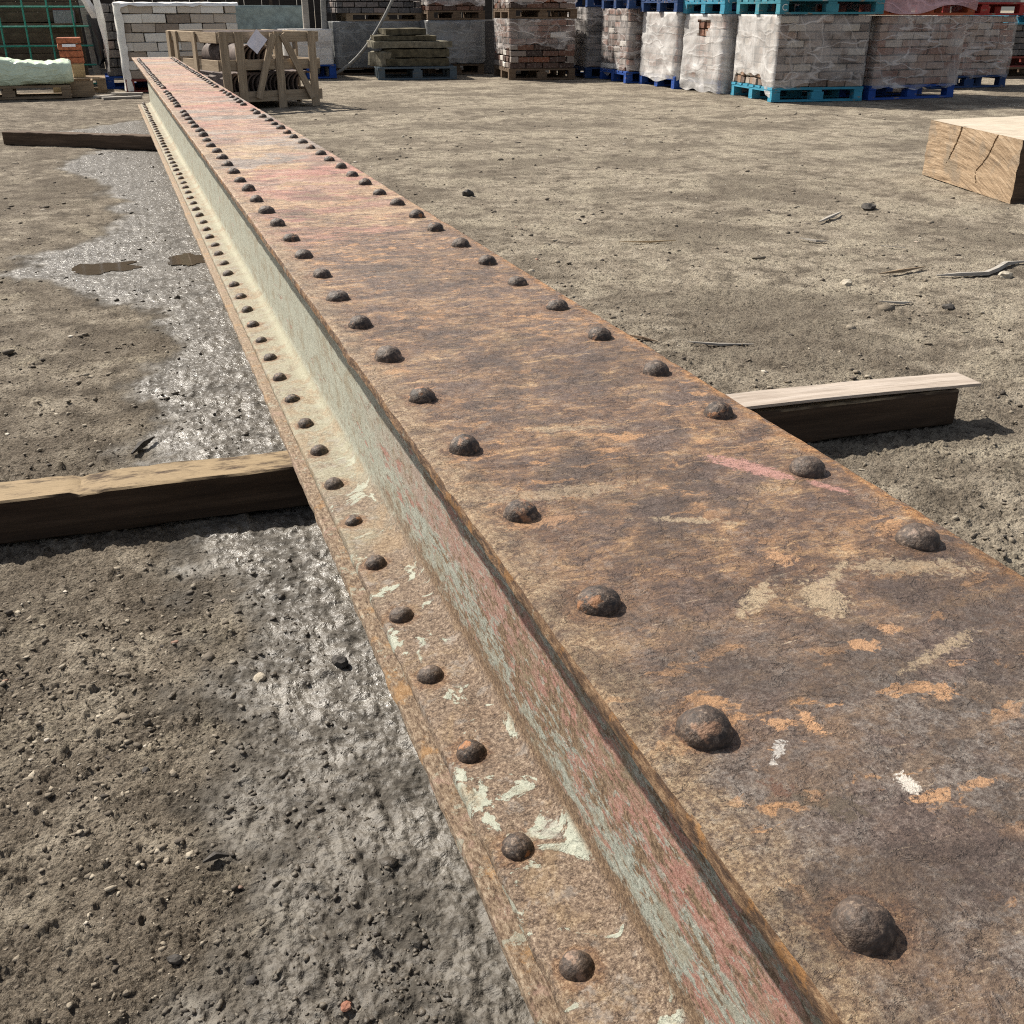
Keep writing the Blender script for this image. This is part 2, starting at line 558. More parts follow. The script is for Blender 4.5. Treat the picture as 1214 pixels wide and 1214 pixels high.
    mark(0.405, 0.575, 0.030, 0.0085, -42, tan, 0.9, 3, 0.6)
    mark(0.452, 0.560, 0.016, 0.026, 18, tan, 0.85, 4, 0.7)
    mark(0.480, 0.585, 0.030, 0.005, -35, tan, 0.7, 4.5, 0.6)
    mark(0.455, 0.625, 0.011, 0.012, 0, orange, 0.8, 5)
    mark(0.545, 0.575, 0.045, 0.012, 20, tan, 0.6, 6)
    mark(0.354, 0.430, 0.006, 0.011, 0, orange, 0.95, 7)
    mark(0.335, 0.437, 0.012, 0.005, 20, orange, 0.9, 8)
    mark(0.373, 0.365, 0.006, 0.008, 0, (0.72, 0.66, 0.58), 0.95, 9)
    mark(0.379, 0.350, 0.012, 0.004, 0, orange, 0.9, 10)
    mark(0.320, 0.415, 0.012, 0.003, -45, (0.6, 0.57, 0.53), 0.8, 11)
    mark(0.440, 0.493, 0.008, 0.006, 0, orange, 0.85, 12)
    mark(0.470, 0.505, 0.007, 0.006, 0, orange, 0.85, 12.5)
    mark(0.452, 0.43, 0.010, 0.007, 0, orange, 0.85, 13)
    mark(0.487, 0.47, 0.034, 0.005, -18, tan, 0.7, 14)
    mark(0.412, 0.350, 0.013, 0.003, 0, orange, 0.8, 15)
    mark(0.320, 0.365, 0.016, 0.009, 30, (0.10, 0.072, 0.045), 0.8, 16)
    mark(0.300, 0.385, 0.007, 0.007, 0, (0.13, 0.06, 0.035), 0.8, 17)
    mark(0.34, 0.80, 0.06, 0.014, 5, tan, 0.5, 18)
    mark(0.30, 0.75, 0.03, 0.008, 0, orange, 0.55, 19)
    mark(0.42, 0.71, 0.035, 0.005, 25, tan, 0.7, 20)
    mark(0.40, 0.95, 0.05, 0.006, 15, tan, 0.6, 21)
    c = t.mix(t.step(fine, 0.50, 0.30), c, t.mix(0.55, c, (0.03, 0.02, 0.017)))
    c = t.mix(t.ma('MULTIPLY', t.step(fine, 0.60, 0.74), 0.35), c, (0.5, 0.42, 0.34))
    h = t.ma('ADD', t.ma('MULTIPLY', med, 0.6), t.ma('MULTIPLY', fine, 0.45))
    h = t.ma('ADD', h, t.ma('MULTIPLY', t.step(t.noise(P, 26, 7, 0.7, 0.4), 0.52, 0.56), 0.3))
    b = t.bump(h, 0.95, 0.0045)
    rough = t.ma('SUBTRACT', 0.74, t.ma('MULTIPLY', t.step(med, 0.42, 0.6), 0.3))
    return t.done(t.bsdf(c, rough, 0.55, b))


def mat_side():
    """joists: flaking grey green paint over red lead over rust; dusty lower flange"""
    t = NT('flaking_green_paint')
    P = t.pos()
    x, y, z = t.xyz(P)
    fine = t.noise(P, 420, 4, 0.8)
    med = t.noise(P, 185, 8, 0.82)
    mf = t.ma('ADD', t.ma('MULTIPLY', med, 0.65), t.ma('MULTIPLY', fine, 0.35))
    # scars run along the web, dipping towards the near end
    PW = t.vadd(P, t.scl(t.noise(P, 22, 5, 0.7, col=True), (0, 0.05, 0.012), (0, -0.025, -0.006)))
    scar = t.noise(t.scl(PW, (1, 6.5, 30), (0, 0, 0), (R(9), 0, 0)), 1.5, 9, 0.74, 0.15)
    scar2 = t.noise(t.scl(PW, (1, 24, 130), (2, 5, 1), (R(11), 0, 0)), 1.2, 8, 0.75)
    flake = t.noise(t.scl(PW, (1, 17, 36), (1, 2, 7), (R(9), 0, 0)), 1.5, 9, 0.70)
    broad = t.noise(t.scl(PW, (1, 1.6, 9), (5, 1, 2), (R(8), 0, 0)), 1.0, 4, 0.55)
    big = t.noise(P, 7, 5, 0.6)
    mint = t.ramp(mf, [(0.42, (0.17, 0.185, 0.155)), (0.5, (0.30, 0.32, 0.275)), (0.58, (0.42, 0.435, 0.38))])
    mintf = t.ramp(mf, [(0.41, (0.24, 0.245, 0.195)), (0.5, (0.355, 0.362, 0.295)), (0.59, (0.45, 0.455, 0.385))])
    mint = t.mix(t.step(y, 0.9, 2.0), mint, mintf)
    mint = t.mix(t.ma('MULTIPLY', t.step(scar2, 0.52, 0.64), 0.4), mint, (0.50, 0.48, 0.40))
    red = t.ramp(mf, [(0.38, (0.19, 0.08, 0.06)), (0.5, (0.345, 0.165, 0.13)), (0.62, (0.47, 0.285, 0.235))])
    rust = t.ramp(mf, [(0.41, (0.05, 0.03, 0.02)), (0.48, (0.14, 0.09, 0.055)), (0.54, (0.235, 0.16, 0.10)), (0.61, (0.37, 0.27, 0.18))])
    nearw = t.step(y, 2.4, 0.8)
    bz = t.ma('ADD', z, t.ma('MULTIPLY', t.ma('SUBTRACT', scar, 0.5), 0.20))
    bz = t.ma('ADD', bz, t.ma('MULTIPLY', t.ma('SUBTRACT', scar2, 0.5), 0.10))
    # red lead bared in one long scrape high on the web
    band = t.ma('MULTIPLY', t.step(bz, 0.225, 0.242), t.step(bz, 0.310, 0.292))
    band = t.ma('MULTIPLY', band, t.step(t.ma('ADD', y, t.ma('MULTIPLY', broad, 0.8)), 2.3, 1.2))
    mr = t.step(t.ma('ADD', scar, t.ma('MULTIPLY', nearw, 0.09)), 0.615, 0.64)
    mr = t.ma('MAXIMUM', mr, t.ma('MULTIPLY', band, t.step(flake, 0.60, 0.55)))
    c = t.mix(t.ma('MULTIPLY', mr, 0.92), mint, red)
    rl = t.ma('ADD', t.ma('ADD', t.ma('MULTIPLY', flake, 0.6), t.ma('MULTIPLY', scar2, 0.4)), t.ma('MULTIPLY', t.ma('SUBTRACT', nearw, 1), 0.16))
    rl = t.ma('ADD', rl, t.ma('MULTIPLY', t.ma('SUBTRACT', broad, 0.5), 0.35))
    mru = t.step(rl, 0.532, 0.552)
    c = t.mix(mru, c, rust)
    # grime and rust freckles at every distance
    gr_ = t.noise(t.scl(PW, (1, 3.0, 5)), 3.2, 8, 0.72, 0.5)
    c = t.mix(t.ma('MULTIPLY', t.step(gr_, 0.50, 0.62), 0.6), c, t.mix(mf, (0.15, 0.115, 0.07), (0.36, 0.30, 0.205)))
    vs = t.noise(t.scl(P, (1, 55, 3)), 1.0, 6, 0.7)
    c = t.mix(t.ma('MULTIPLY', t.step(vs, 0.53, 0.64), 0.4), c, (0.23, 0.195, 0.135))
    fk = t.noise(t.scl(PW, (1, 22, 46), (4, 1, 3), (R(9), 0, 0)), 1.8, 8, 0.70)
    c = t.mix(t.ma('MULTIPLY', t.step(fk, 0.555, 0.585), t.ma('ADD', 0.25, t.ma('MULTIPLY', nearw, 0.65))), c, rust)
    c = t.mix(t.ma('MULTIPLY', t.step(fk, 0.425, 0.405), t.ma('MULTIPLY', nearw, 0.85)), c, mint)
    # rust creeping up from the root of the web
    root = t.ma('ADD', z, t.ma('MULTIPLY', t.ma('SUBTRACT', flake, 0.5), 0.16))
    c = t.mix(t.ma('MULTIPLY', t.step(root, 0.178, 0.160), t.step(y, 1.9, 1.2)), c, rust)
    # lower flange upper face
    flr = t.ramp(mf, [(0.40, (0.035, 0.023, 0.017)), (0.46, (0.092, 0.062, 0.043)), (0.50, (0.155, 0.109, 0.077)), (0.55, (0.24, 0.18, 0.13)), (0.62, (0.42, 0.345, 0.265))])
    fl_far = t.ramp(mf, [(0.40, (0.15, 0.135, 0.092)), (0.5, (0.255, 0.24, 0.175)), (0.60, (0.35, 0.335, 0.26))])
    fy = t.ma('ADD', t.step(y, 0.9, 2.2), t.ma('MULTIPLY', t.ma('SUBTRACT', big, 0.5), 2.0))
    fl = t.mix(t.ma('MULTIPLY', t.step(fy, 0.3, 0.95), 0.9), flr, fl_far)
    gp = t.noise(t.scl(P, (1, 1, 1), (3, 3, 3)), 17, 7, 0.66, 0.7)
    gm = t.ma('MULTIPLY', t.step(gp, 0.575, 0.592), t.step(y, 2.4, 1.4))
    fl = t.mix(t.ma('MULTIPLY', t.step(t.noise(P, 21, 7, 0.72), 0.50, 0.40), 0.6), fl, t.ramp(mf, [(0.42, (0.045, 0.028, 0.02)), (0.5, (0.14, 0.092, 0.06)), (0.58, (0.27, 0.195, 0.135))]))
    fl = t.mix(t.ma('MULTIPLY', gm, 0.9), fl, t.ramp(mf, [(0.38, (0.27, 0.295, 0.24)), (0.6, (0.42, 0.44, 0.37))]))
    fl = t.mix(t.ma('MULTIPLY', t.step(t.noise(P, 30, 8, 0.7), 0.54, 0.62), 0.55), fl, t.ramp(mf, [(0.38, (0.12, 0.10, 0.085)), (0.6, (0.33, 0.30, 0.27))]))
    yl = t.ma('MULTIPLY', t.step(x, 0.30, 0.335), t.step(y, 1.2, 2.6))
    fl = t.mix(t.ma('MULTIPLY', yl, 0.5), fl, (0.32, 0.315, 0.225))
    fl = t.mix(t.ma('MULTIPLY', t.step(t.noise(t.scl(P, (1, 0.8, 1)), 11, 8, 0.74, 0.5), 0.50, 0.60), 0.65), fl, t.ramp(mf, [(0.41, (0.10, 0.062, 0.036)), (0.5, (0.225, 0.155, 0.09)), (0.6, (0.37, 0.29, 0.195))]))
    yr = t.ma('SUBTRACT', t.ma('MULTIPLY', t.ma('FRACT', t.ma('DIVIDE', t.ma('SUBTRACT', y, 0.279 - 0.08015), 0.1603)), 0.1603), 0.08015)
    xr = t.ma('SUBTRACT', x, 0.2785)
    rr_ = t.ma('SQRT', t.ma('ADD', t.ma('MULTIPLY', yr, yr), t.ma('MULTIPLY', xr, xr)))
    rr_ = t.ma('ADD', rr_, t.ma('MULTIPLY', t.ma('SUBTRACT', t.noise(P, 60, 7, 0.72), 0.5), 0.05))
    fl = t.mix(t.ma('MULTIPLY', t.step(rr_, 0.029, 0.019), 0.75), fl, t.ramp(mf, [(0.41, (0.05, 0.027, 0.017)), (0.5, (0.15, 0.08, 0.042)), (0.6, (0.31, 0.20, 0.115))]))
    isfl = t.step(z, 0.150, 0.138)
    c = t.mix(isfl, c, fl)
    # edge of the upper flange: orange and bare
    edge = t.ma('MULTIPLY', t.step(x, 0.262, 0.255), t.step(z, 0.3, 0.35))
    c = t.mix(t.ma('MULTIPLY', edge, t.step(t.noise(P, 18, 5), 0.36, 0.5)), c, t.ramp(med, [(0.3, (0.16, 0.075, 0.025)), (0.55, (0.33, 0.19, 0.08)), (0.75, (0.42, 0.38, 0.28))]))
    h = t.ma('ADD', t.ma('MULTIPLY', med, 0.5), t.ma('MULTIPLY', fine, 0.35))
    h = t.ma('SUBTRACT', h, t.ma('MULTIPLY', t.ma('MULTIPLY', t.ma('MAXIMUM', mr, mru), t.step(z, 0.138, 0.150)), 0.22))
    h = t.ma('ADD', h, t.ma('MULTIPLY', t.ma('MULTIPLY', gm, isfl), 0.25))
    h = t.ma('ADD', h, t.ma('MULTIPLY', t.ma('MULTIPLY', t.step(t.noise(P, 38, 7, 0.7, 0.3), 0.5, 0.56), isfl), t.ma('MULTIPLY', t.step(y, 2.0, 0.9), 0.4)))
    b = t.bump(h, 0.7, 0.0042)
    return t.done(t.bsdf(c, 0.72, 0.35, b))


def mat_edge():
    """edges of the cover plates"""
    t = NT('bare_plate_edge')
    P = t.pos()
    x, y, z = t.xyz(P)
    med = t.noise(t.scl(P, (1, 0.45, 1)), 190, 8, 0.8)
    lo = t.noise(P, 16, 7, 0.72)
    c = t.ramp(med, [(0.37, (0.05, 0.03, 0.019)), (0.46, (0.155, 0.104, 0.067)), (0.54, (0.27, 0.20, 0.138)), (0.64, (0.43, 0.355, 0.265))])
    c = t.mix(t.ma('MULTIPLY', t.step(lo, 0.54, 0.62), 0.6), c, t.mix(med, (0.25, 0.12, 0.035), (0.44, 0.26, 0.11)))
    c = t.mix(t.ma('MULTIPLY', t.step(lo, 0.45, 0.38), 0.5), c, t.mix(med, (0.24, 0.14, 0.11), (0.46, 0.32, 0.26)))
    c = t.mix(t.ma('MULTIPLY', t.step(t.noise(P, 40, 8, 0.72), 0.58, 0.61), 0.6), c, (0.34, 0.355, 0.29))
    c = t.mix(t.ma('MULTIPLY', t.step(y, 1.5, 3), 0.4), c, (0.33, 0.255, 0.18))
    return t.done(t.bsdf(c, 0.78, 0.35, t.bump(med, 0.9, 0.005)))


def mat_edge_top():
    t = NT('rusted_plate_edge')
    P = t.pos()
    med = t.noise(t.scl(P, (1, 0.35, 1)), 140, 8, 0.8)
    lo = t.noise(P, 19, 7, 0.72)
    c = t.ramp(med, [(0.38, (0.035, 0.02, 0.013)), (0.47, (0.10, 0.055, 0.03)), (0.54, (0.19, 0.11, 0.058)), (0.64, (0.36, 0.24, 0.14))])
    c = t.mix(t.ma('MULTIPLY', t.step(lo, 0.54, 0.60), 0.7), c, t.mix(med, (0.22, 0.095, 0.025), (0.42, 0.22, 0.08)))
    c = t.mix(t.ma('MULTIPLY', t.step(lo, 0.42, 0.38), 0.6), c, (0.27, 0.28, 0.235))
    return t.done(t.bsdf(c, 0.78, 0.35, t.bump(med, 0.9, 0.005)))


def mat_rivet():
    t = NT('rivet_iron')
    O = t.obj()
    P = t.pos()
    r = t.rand()
    y = t.xyz(P)[1]
    n = t.noise(P, 150, 5, 0.65)
    n2 = t.noise(P, 60, 4, 0.6)
    c = t.ramp(t.noise(P, 170, 8, 0.78), [(0.40, (0.014, 0.010, 0.008)), (0.48, (0.038, 0.025, 0.019)), (0.55, (0.075, 0.05, 0.036)), (0.64, (0.24, 0.18, 0.13))])
    c = t.mix(t.ma('MULTIPLY', t.step(n2, 0.56, 0.66), 0.75), c, t.mix(r, (0.36, 0.15, 0.05), (0.30, 0.24, 0.20)))
    c = t.mix(t.ma('MULTIPLY', r, 0.25), c, (0.11, 0.08, 0.062))
    return t.done(t.bsdf(c, 0.62, 0.45, t.bump(n, 0.6, 0.004)))


def mat_wood(name, c1, c2, c3, lit_dust=None, grain=(1.2, 16, 16), bump=0.5):
    """sawn wood, grain along local X; dust is earth and painted-in sunlight on upward faces"""
    t = NT(name)
    O = t.obj()
    r = t.rand()
    O = t.vadd(O, t.comb(t.ma('MULTIPLY', r, 13), t.ma('MULTIPLY', r, 7), 0))
    g = t.noise(t.scl(O, grain), 3.2, 7, 0.65, 0.3)
    g2 = t.noise(t.scl(O, (grain[0] * 2.5, grain[1] * 6, grain[2] * 6)), 3.0, 4, 0.6)
    c = t.ramp(g, [(0.3, c1), (0.5, c2), (0.72, c3)])
    c = t.mix(t.ma('MULTIPLY', t.step(g2, 0.5, 0.32), 0.5), c, t.mix(0.6, c, (0.02, 0.014, 0.01)))
    c = t.mix(t.ma('MULTIPLY', r, 0.3), c, t.mix(0.5, c, c1))
    if lit_dust:
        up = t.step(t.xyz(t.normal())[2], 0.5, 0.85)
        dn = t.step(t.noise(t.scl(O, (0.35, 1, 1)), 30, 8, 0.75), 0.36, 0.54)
        c = t.mix(t.ma('MULTIPLY', t.ma('MULTIPLY', up, dn), 0.88), c, t.mix(g2, lit_dust, tuple(v * 0.72 for v in lit_dust)))
    h = t.ma('ADD', t.ma('MULTIPLY', g, 0.5), t.ma('MULTIPLY', g2, 0.5))
    return t.done(t.bsdf(c, 0.85, 0.22, t.bump(h, bump, 0.004)))


def mat_paint_wood(name, col, worn=(0.26, 0.2, 0.14), wear=0.5):
    t = NT(name)
    O = t.obj()
    r = t.rand()
    O2 = t.vadd(O, t.comb(t.ma('MULTIPLY', r, 13), t.ma('MULTIPLY', r, 7), 0))
    n = t.noise(t.scl(O2, (3, 10, 10)), 2.5, 7, 0.68)
    c = t.mix(t.ma('MULTIPLY', t.step(t.noise(O2, 7, 3), 0.3, 0.7), 0.5), col, tuple(v * 0.6 for v in col))
    c = t.mix(t.step(n, 0.60 - 0.08 * wear, 0.70 - 0.05 * wear), c, worn)
    return t.done(t.bsdf(c, 0.75, 0.3, t.bump(n, 0.3, 0.004)))


def mat_brick(name, stops):
    t = NT(name)
    O = t.obj()
    r = t.rand()
    n = t.noise(t.vadd(O, t.comb(t.ma('MULTIPLY', r, 9), 0, 0)), 38, 6, 0.65)
    c = t.ramp(r, stops)
    c = t.mix(t.ma('MULTIPLY', t.step(n, 0.5, 0.72), 0.5), c, (0.42, 0.37, 0.32))
    c = t.mix(t.ma('MULTIPLY', t.step(n, 0.46, 0.28), 0.6), c, t.mix(0.6, c, (0.05, 0.035, 0.03)))
    return t.done(t.bsdf(c, 0.9, 0.2, t.bump(n, 0.5, 0.006)))


def mat_film(name, tint, lo=0.3, hi=0.75, rough=0.3, scale=3.2, crs=0.34, bmp=0.35):
    """thin wrap: mostly clear, milky in folds, with pale creases"""
    t = NT(name)
    P = t.pos()
    Pd = t.vadd(P, t.scl(t.noise(P, 3.5, 2, 0.5, col=True), (0.16, 0.16, 0.16), (-0.08, -0.08, -0.08)))
    n = t.noise(t.scl(Pd, (1, 1, 1.7)), scale, 4, 0.55, 0.4)
    cr1 = t.ma('ABSOLUTE', t.ma('SUBTRACT', t.noise(t.scl(Pd, (0.4, 0.4, 2.2)), scale * 0.9, 2, 0.45, 0.2), 0.5))
    cr2 = t.ma('ABSOLUTE', t.ma('SUBTRACT', t.noise(t.scl(Pd, (1.3, 1.3, 0.5), (4, 3, 1), (R(30), R(35), 0)), scale * 0.8, 2, 0.45, 0.2), 0.5))
    crease = t.ma('MAXIMUM', t.step(cr1, 0.022, 0.004), t.ma('MULTIPLY', t.step(cr2, 0.016, 0.003), 0.5))
    o = t.ma('ADD', lo, t.ma('MULTIPLY', t.step(n, 0.36, 0.66), hi - lo))
    o = t.ma('ADD', o, t.ma('MULTIPLY', crease, crs), clamp=True)
    hgt = t.ma('ADD', t.ma('MULTIPLY', n, 0.8), t.ma('MULTIPLY', t.ma('MINIMUM', cr1, 0.06), -3.0))
    hgt = t.ma('ADD', hgt, t.ma('MULTIPLY', t.ma('MINIMUM', cr2, 0.06), -3.0))
    b = t.bump(hgt, bmp, 0.03)
    s = t.bsdf(tint, rough, 0.5, b)
    tr = t.n('ShaderNodeBsdfTransparent')
    mx = t.n('ShaderNodeMixShader')
    t.put(mx.inputs[0], o)
    t.t.links.new(tr.outputs[0], mx.inputs[1])
    t.t.links.new(s, mx.inputs[2])
    return t.done(mx.outputs[0])


def mat_plain(name, col, rough=0.8, spec=0.3, var=0.3, scale=20, bump=0.3, metal=0.0):
    t = NT(name)
    O = t.obj()
    n = t.noise(O, scale, 6, 0.62)
    c = t.mix(t.step(n, 0.3, 0.7), tuple(v * (1 - var) for v in col), tuple(min(1, v * (1 + var)) for v in col))
    return t.done(t.bsdf(c, rough, spec, t.bump(n, bump, 0.006), metal))


def mat_endgrain():
    t = NT('oak_end_grain')
    O = t.obj()
    x, y, z = t.xyz(O)
    # saw kerf lines sweep over the cut in shallow arcs
    yy = t.ma('ADD', z, t.ma('MULTIPLY', t.ma('MULTIPLY', y, y), 0.25))
    yy = t.ma('ADD', yy, t.ma('MULTIPLY', y, -0.16))
    saw = t.noise(t.comb(0, t.ma('MULTIPLY', y, 4.0), t.ma('MULTIPLY', yy, 50)), 1.0, 8, 0.75, 0.8)
    n = t.noise(O, 9, 6, 0.6)
    c = t.ramp(saw, [(0.36, (0.15, 0.105, 0.068)), (0.46, (0.27, 0.19, 0.12)), (0.56, (0.36, 0.265, 0.175)), (0.68, (0.46, 0.355, 0.25))])
    c = t.mix(t.ma('MULTIPLY', t.step(n, 0.48, 0.62), 0.6), c, t.mix(saw, (0.12, 0.095, 0.07), (0.31, 0.255, 0.195)))
    c = t.mix(t.ma('MULTIPLY', t.step(t.noise(O, 5, 4), 0.56, 0.68), 0.5), c, (0.19, 0.16, 0.12))
    return t.done(t.bsdf(c, 0.88, 0.2, t.bump(saw, 0.8, 0.008)))


def mat_water():
    t = NT('muddy_water')
    P = t.pos()
    n = t.noise(P, 14, 4)
    c = t.mix(n, (0.06, 0.047, 0.034), (0.085, 0.068, 0.05))
    return t.done(t.bsdf(c, 0.06, 0.5, t.bump(n, 0.03, 0.01)))


M = dict(
    ground=mat_ground(), gravel=mat_gravel(), top=mat_top(), side=mat_side(), edge=mat_edge(), edgetop=mat_edge_top(), rivet=mat_rivet(),
    sleeper=mat_wood('old_sleeper_wood', (0.028, 0.018, 0.012), (0.052, 0.034, 0.022), (0.09, 0.06, 0.04), lit_dust=(0.34, 0.255, 0.155)),  # colours hold the shade of the sides and the sun on the dusty top
    strip=mat_wood('silvered_strip', (0.28, 0.23, 0.19), (0.38, 0.325, 0.275), (0.47, 0.41, 0.36)),
    crate=mat_wood('weathered_pine', (0.22, 0.165, 0.11), (0.34, 0.265, 0.185), (0.46, 0.37, 0.265)),
    palw=mat_wood('pallet_wood', (0.16, 0.115, 0.075), (0.25, 0.185, 0.12), (0.36, 0.275, 0.185)),
    pald=mat_wood('dark_pallet_wood', (0.09, 0.06, 0.04), (0.14, 0.098, 0.065), (0.20, 0.145, 0.10)),
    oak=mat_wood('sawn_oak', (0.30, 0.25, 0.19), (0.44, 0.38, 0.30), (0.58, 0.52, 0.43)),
    oakside=mat_wood('dark_shaded_oak', (0.045, 0.03, 0.02), (0.085, 0.056, 0.037), (0.14, 0.096, 0.065)),  # dark wood of the far bearer; on the baulk sides it paints their shade
    endgrain=mat_endgrain(), water=mat_water(),
    pteal=mat_paint_wood('teal_pallet_paint', (0.05, 0.235, 0.30)), plight=mat_paint_wood('light_blue_pallet_paint', (0.045, 0.27, 0.40)),
    pblue=mat_paint_wood('deep_blue_pallet_paint', (0.015, 0.065, 0.29), wear=0.1), pnavy=mat_paint_wood('navy_pallet_paint', (0.02, 0.055, 0.16)),
    pred=mat_paint_wood('red_pallet_paint', (0.33, 0.035, 0.03), wear=0.3), pdred=mat_paint_wood('dull_red_pallet_paint', (0.20, 0.045, 0.035), wear=0.2),
    pgrey=mat_paint_wood('blue_grey_pallet_paint', (0.075, 0.105, 0.13), (0.13, 0.115, 0.09), 0.8),
    porange=mat_paint_wood('orange_pallet_paint', (0.36, 0.085, 0.035), wear=0.3),
    bpale=mat_brick('buff_grey_brick', [(0.0, (0.12, 0.088, 0.072)), (0.25, (0.20, 0.15, 0.12)), (0.5, (0.29, 0.235, 0.195)), (0.75, (0.27, 0.17, 0.115)), (0.9, (0.36, 0.31, 0.26)), (1.0, (0.46, 0.42, 0.36))]),
    bmix=mat_brick('reclaimed_mixed_brick', [(0.0, (0.17, 0.085, 0.06)), (0.3, (0.28, 0.14, 0.095)), (0.55, (0.33, 0.22, 0.165)), (0.8, (0.36, 0.27, 0.22)), (1.0, (0.52, 0.47, 0.42))]),
    bred=mat_brick('sooty_red_brick', [(0.0, (0.05, 0.036, 0.032)), (0.25, (0.11, 0.068, 0.054)), (0.5, (0.155, 0.078, 0.055)), (0.66, (0.21, 0.085, 0.05)), (0.78, (0.19, 0.155, 0.135)), (0.93, (0.27, 0.235, 0.21)), (0.95, (0.6, 0.57, 0.52)), (1.0, (0.6, 0.57, 0.52))]),
    bgrey=mat_brick('dark_slate_brick', [(0.0, (0.07, 0.068, 0.07)), (0.5, (0.12, 0.115, 0.115)), (0.85, (0.18, 0.155, 0.145)), (1.0, (0.24, 0.19, 0.17))]),
    bcream=mat_brick('pale_stone_block', [(0.0, (0.22, 0.18, 0.145)), (0.2, (0.40, 0.34, 0.28)), (0.4, (0.58, 0.53, 0.46)), (0.7, (0.70, 0.67, 0.61)), (1.0, (0.82, 0.80, 0.75))]),
    film=mat_film('dusty_clear_film', (0.74, 0.70, 0.68), 0.10, 0.38),
    filmw=mat_film('cloudy_sunlit_film', (0.68, 0.665, 0.65), 0.44, 0.78, 0.3, 3.0, 0.2, 0.5),  # cloudy wrap; on the buff pack's left end it paints in the sunlight
    filmg=mat_film('grey_film', (0.27, 0.275, 0.275), 0.5, 0.85),
    filmgreen=mat_film('green_tinted_film', (0.66, 0.78, 0.60), 0.88, 0.99, 0.3, 5.0, 0.2, 0.9),
    tarp=mat_plain('grey_green_tarpaulin', (0.22, 0.28, 0.27), 0.4, 0.5, 0.25, 12),
    filmpink=mat_film('pink_film', (0.55, 0.33, 0.36), 0.5, 0.85),
    clay=mat_plain('terracotta', (0.34, 0.115, 0.06), 0.8, 0.25, 0.35, 26),
    tile=mat_plain('dark_clay_tile', (0.10, 0.075, 0.065), 0.75, 0.3, 0.45, 18),
    slab=mat_plain('mossy_stone', (0.085, 0.074, 0.048), 0.9, 0.2, 0.45, 14),
    slabl=mat_plain('pale_mossy_stone', (0.16, 0.145, 0.108), 0.9, 0.2, 0.35, 14),
    mesh=mat_plain('green_plastic_coat', (0.035, 0.27, 0.20), 0.45, 0.5, 0.15, 40),
    board=mat_plain('brown_ply', (0.10, 0.078, 0.055), 0.9, 0.15, 0.35, 6),
    black=mat_plain('black_polythene', (0.012, 0.013, 0.017), 0.35, 0.5, 0.2, 20),
    white=mat_plain('torn_white_wrap', (0.78, 0.76, 0.72), 0.45, 0.4, 0.1, 16),
    paper=mat_plain('paper', (0.74, 0.72, 0.80), 0.5, 0.4, 0.1, 14, 0.15),
    strap=mat_plain('grey_webbing', (0.24, 0.235, 0.22), 0.8, 0.2, 0.25, 30),
    granite=mat_plain('grey_granite', (0.25, 0.25, 0.255), 0.85, 0.3, 0.3, 70),
    silver=mat_wood('silver_grey_post', (0.22, 0.20, 0.175), (0.33, 0.305, 0.27), (0.44, 0.41, 0.37)),
    tan=mat_wood('tan_offcut', (0.30, 0.205, 0.105), (0.41, 0.29, 0.16), (0.50, 0.375, 0.22)),
    letter=mat_plain('white_stencil', (0.62, 0.66, 0.66), 0.8, 0.2, 0.15, 60),
    backdrop=mat_wood('dark_backdrop_boards', (0.035, 0.028, 0.022), (0.055, 0.043, 0.034), (0.08, 0.064, 0.05)),
    stonea=mat_stone('pale_pebble', (0.30, 0.26, 0.2), (0.45, 0.41, 0.34)),
    stoneb=mat_stone('dark_clinker', (0.035, 0.032, 0.03), (0.09, 0.08, 0.07)),
    stonec=mat_stone('red_brick_chip', (0.20, 0.085, 0.055), (0.32, 0.17, 0.12)),
)

# ------------------------------------------------------------------ the ground
WB_Y = [-2, 0.6, 0.95, 1.2, 1.6, 2.0, 2.4, 2.8, 3.2, 3.7, 4.05, 4.35, 4.75, 5.1, 5.7, 6.3, 6.8, 7.3, 8.0, 8.6, 9.2, 9.8, 10.6, 12]
WB_X = [-0.06, -0.05, -0.03, 0.0, 0.02, 0.02, -0.06, -0.02, 0.06, -0.04, -0.26, -0.50, -0.34, -0.04, -0.06, -0.16, -0.14, -0.34, -0.28, -0.10, -0.5, -0.34, 0.2, 0.9]


def wetness(x, y):
    xb = np.interp(y, WB_Y, WB_X)
    n = fbm(x, y, 2.6, 5, 0.6, 11)
    d = (x - xb) + n * 0.17 * np.clip(0.7 + y * 0.06, 0.7, 1.4)
    soft = 0.07 + 0.012 * np.clip(y, 0, 10)
    w = np.clip(d / soft * 0.5 + 0.45, 0, 1)
    w = w * w * (3 - 2 * w)
    w = w * np.clip((0.66 - x + n * 0.06) / 0.10, 0, 1)
    # damp creeping right of the girder, only just
    return w * np.clip((11.4 - y) / 1.2, 0, 1)


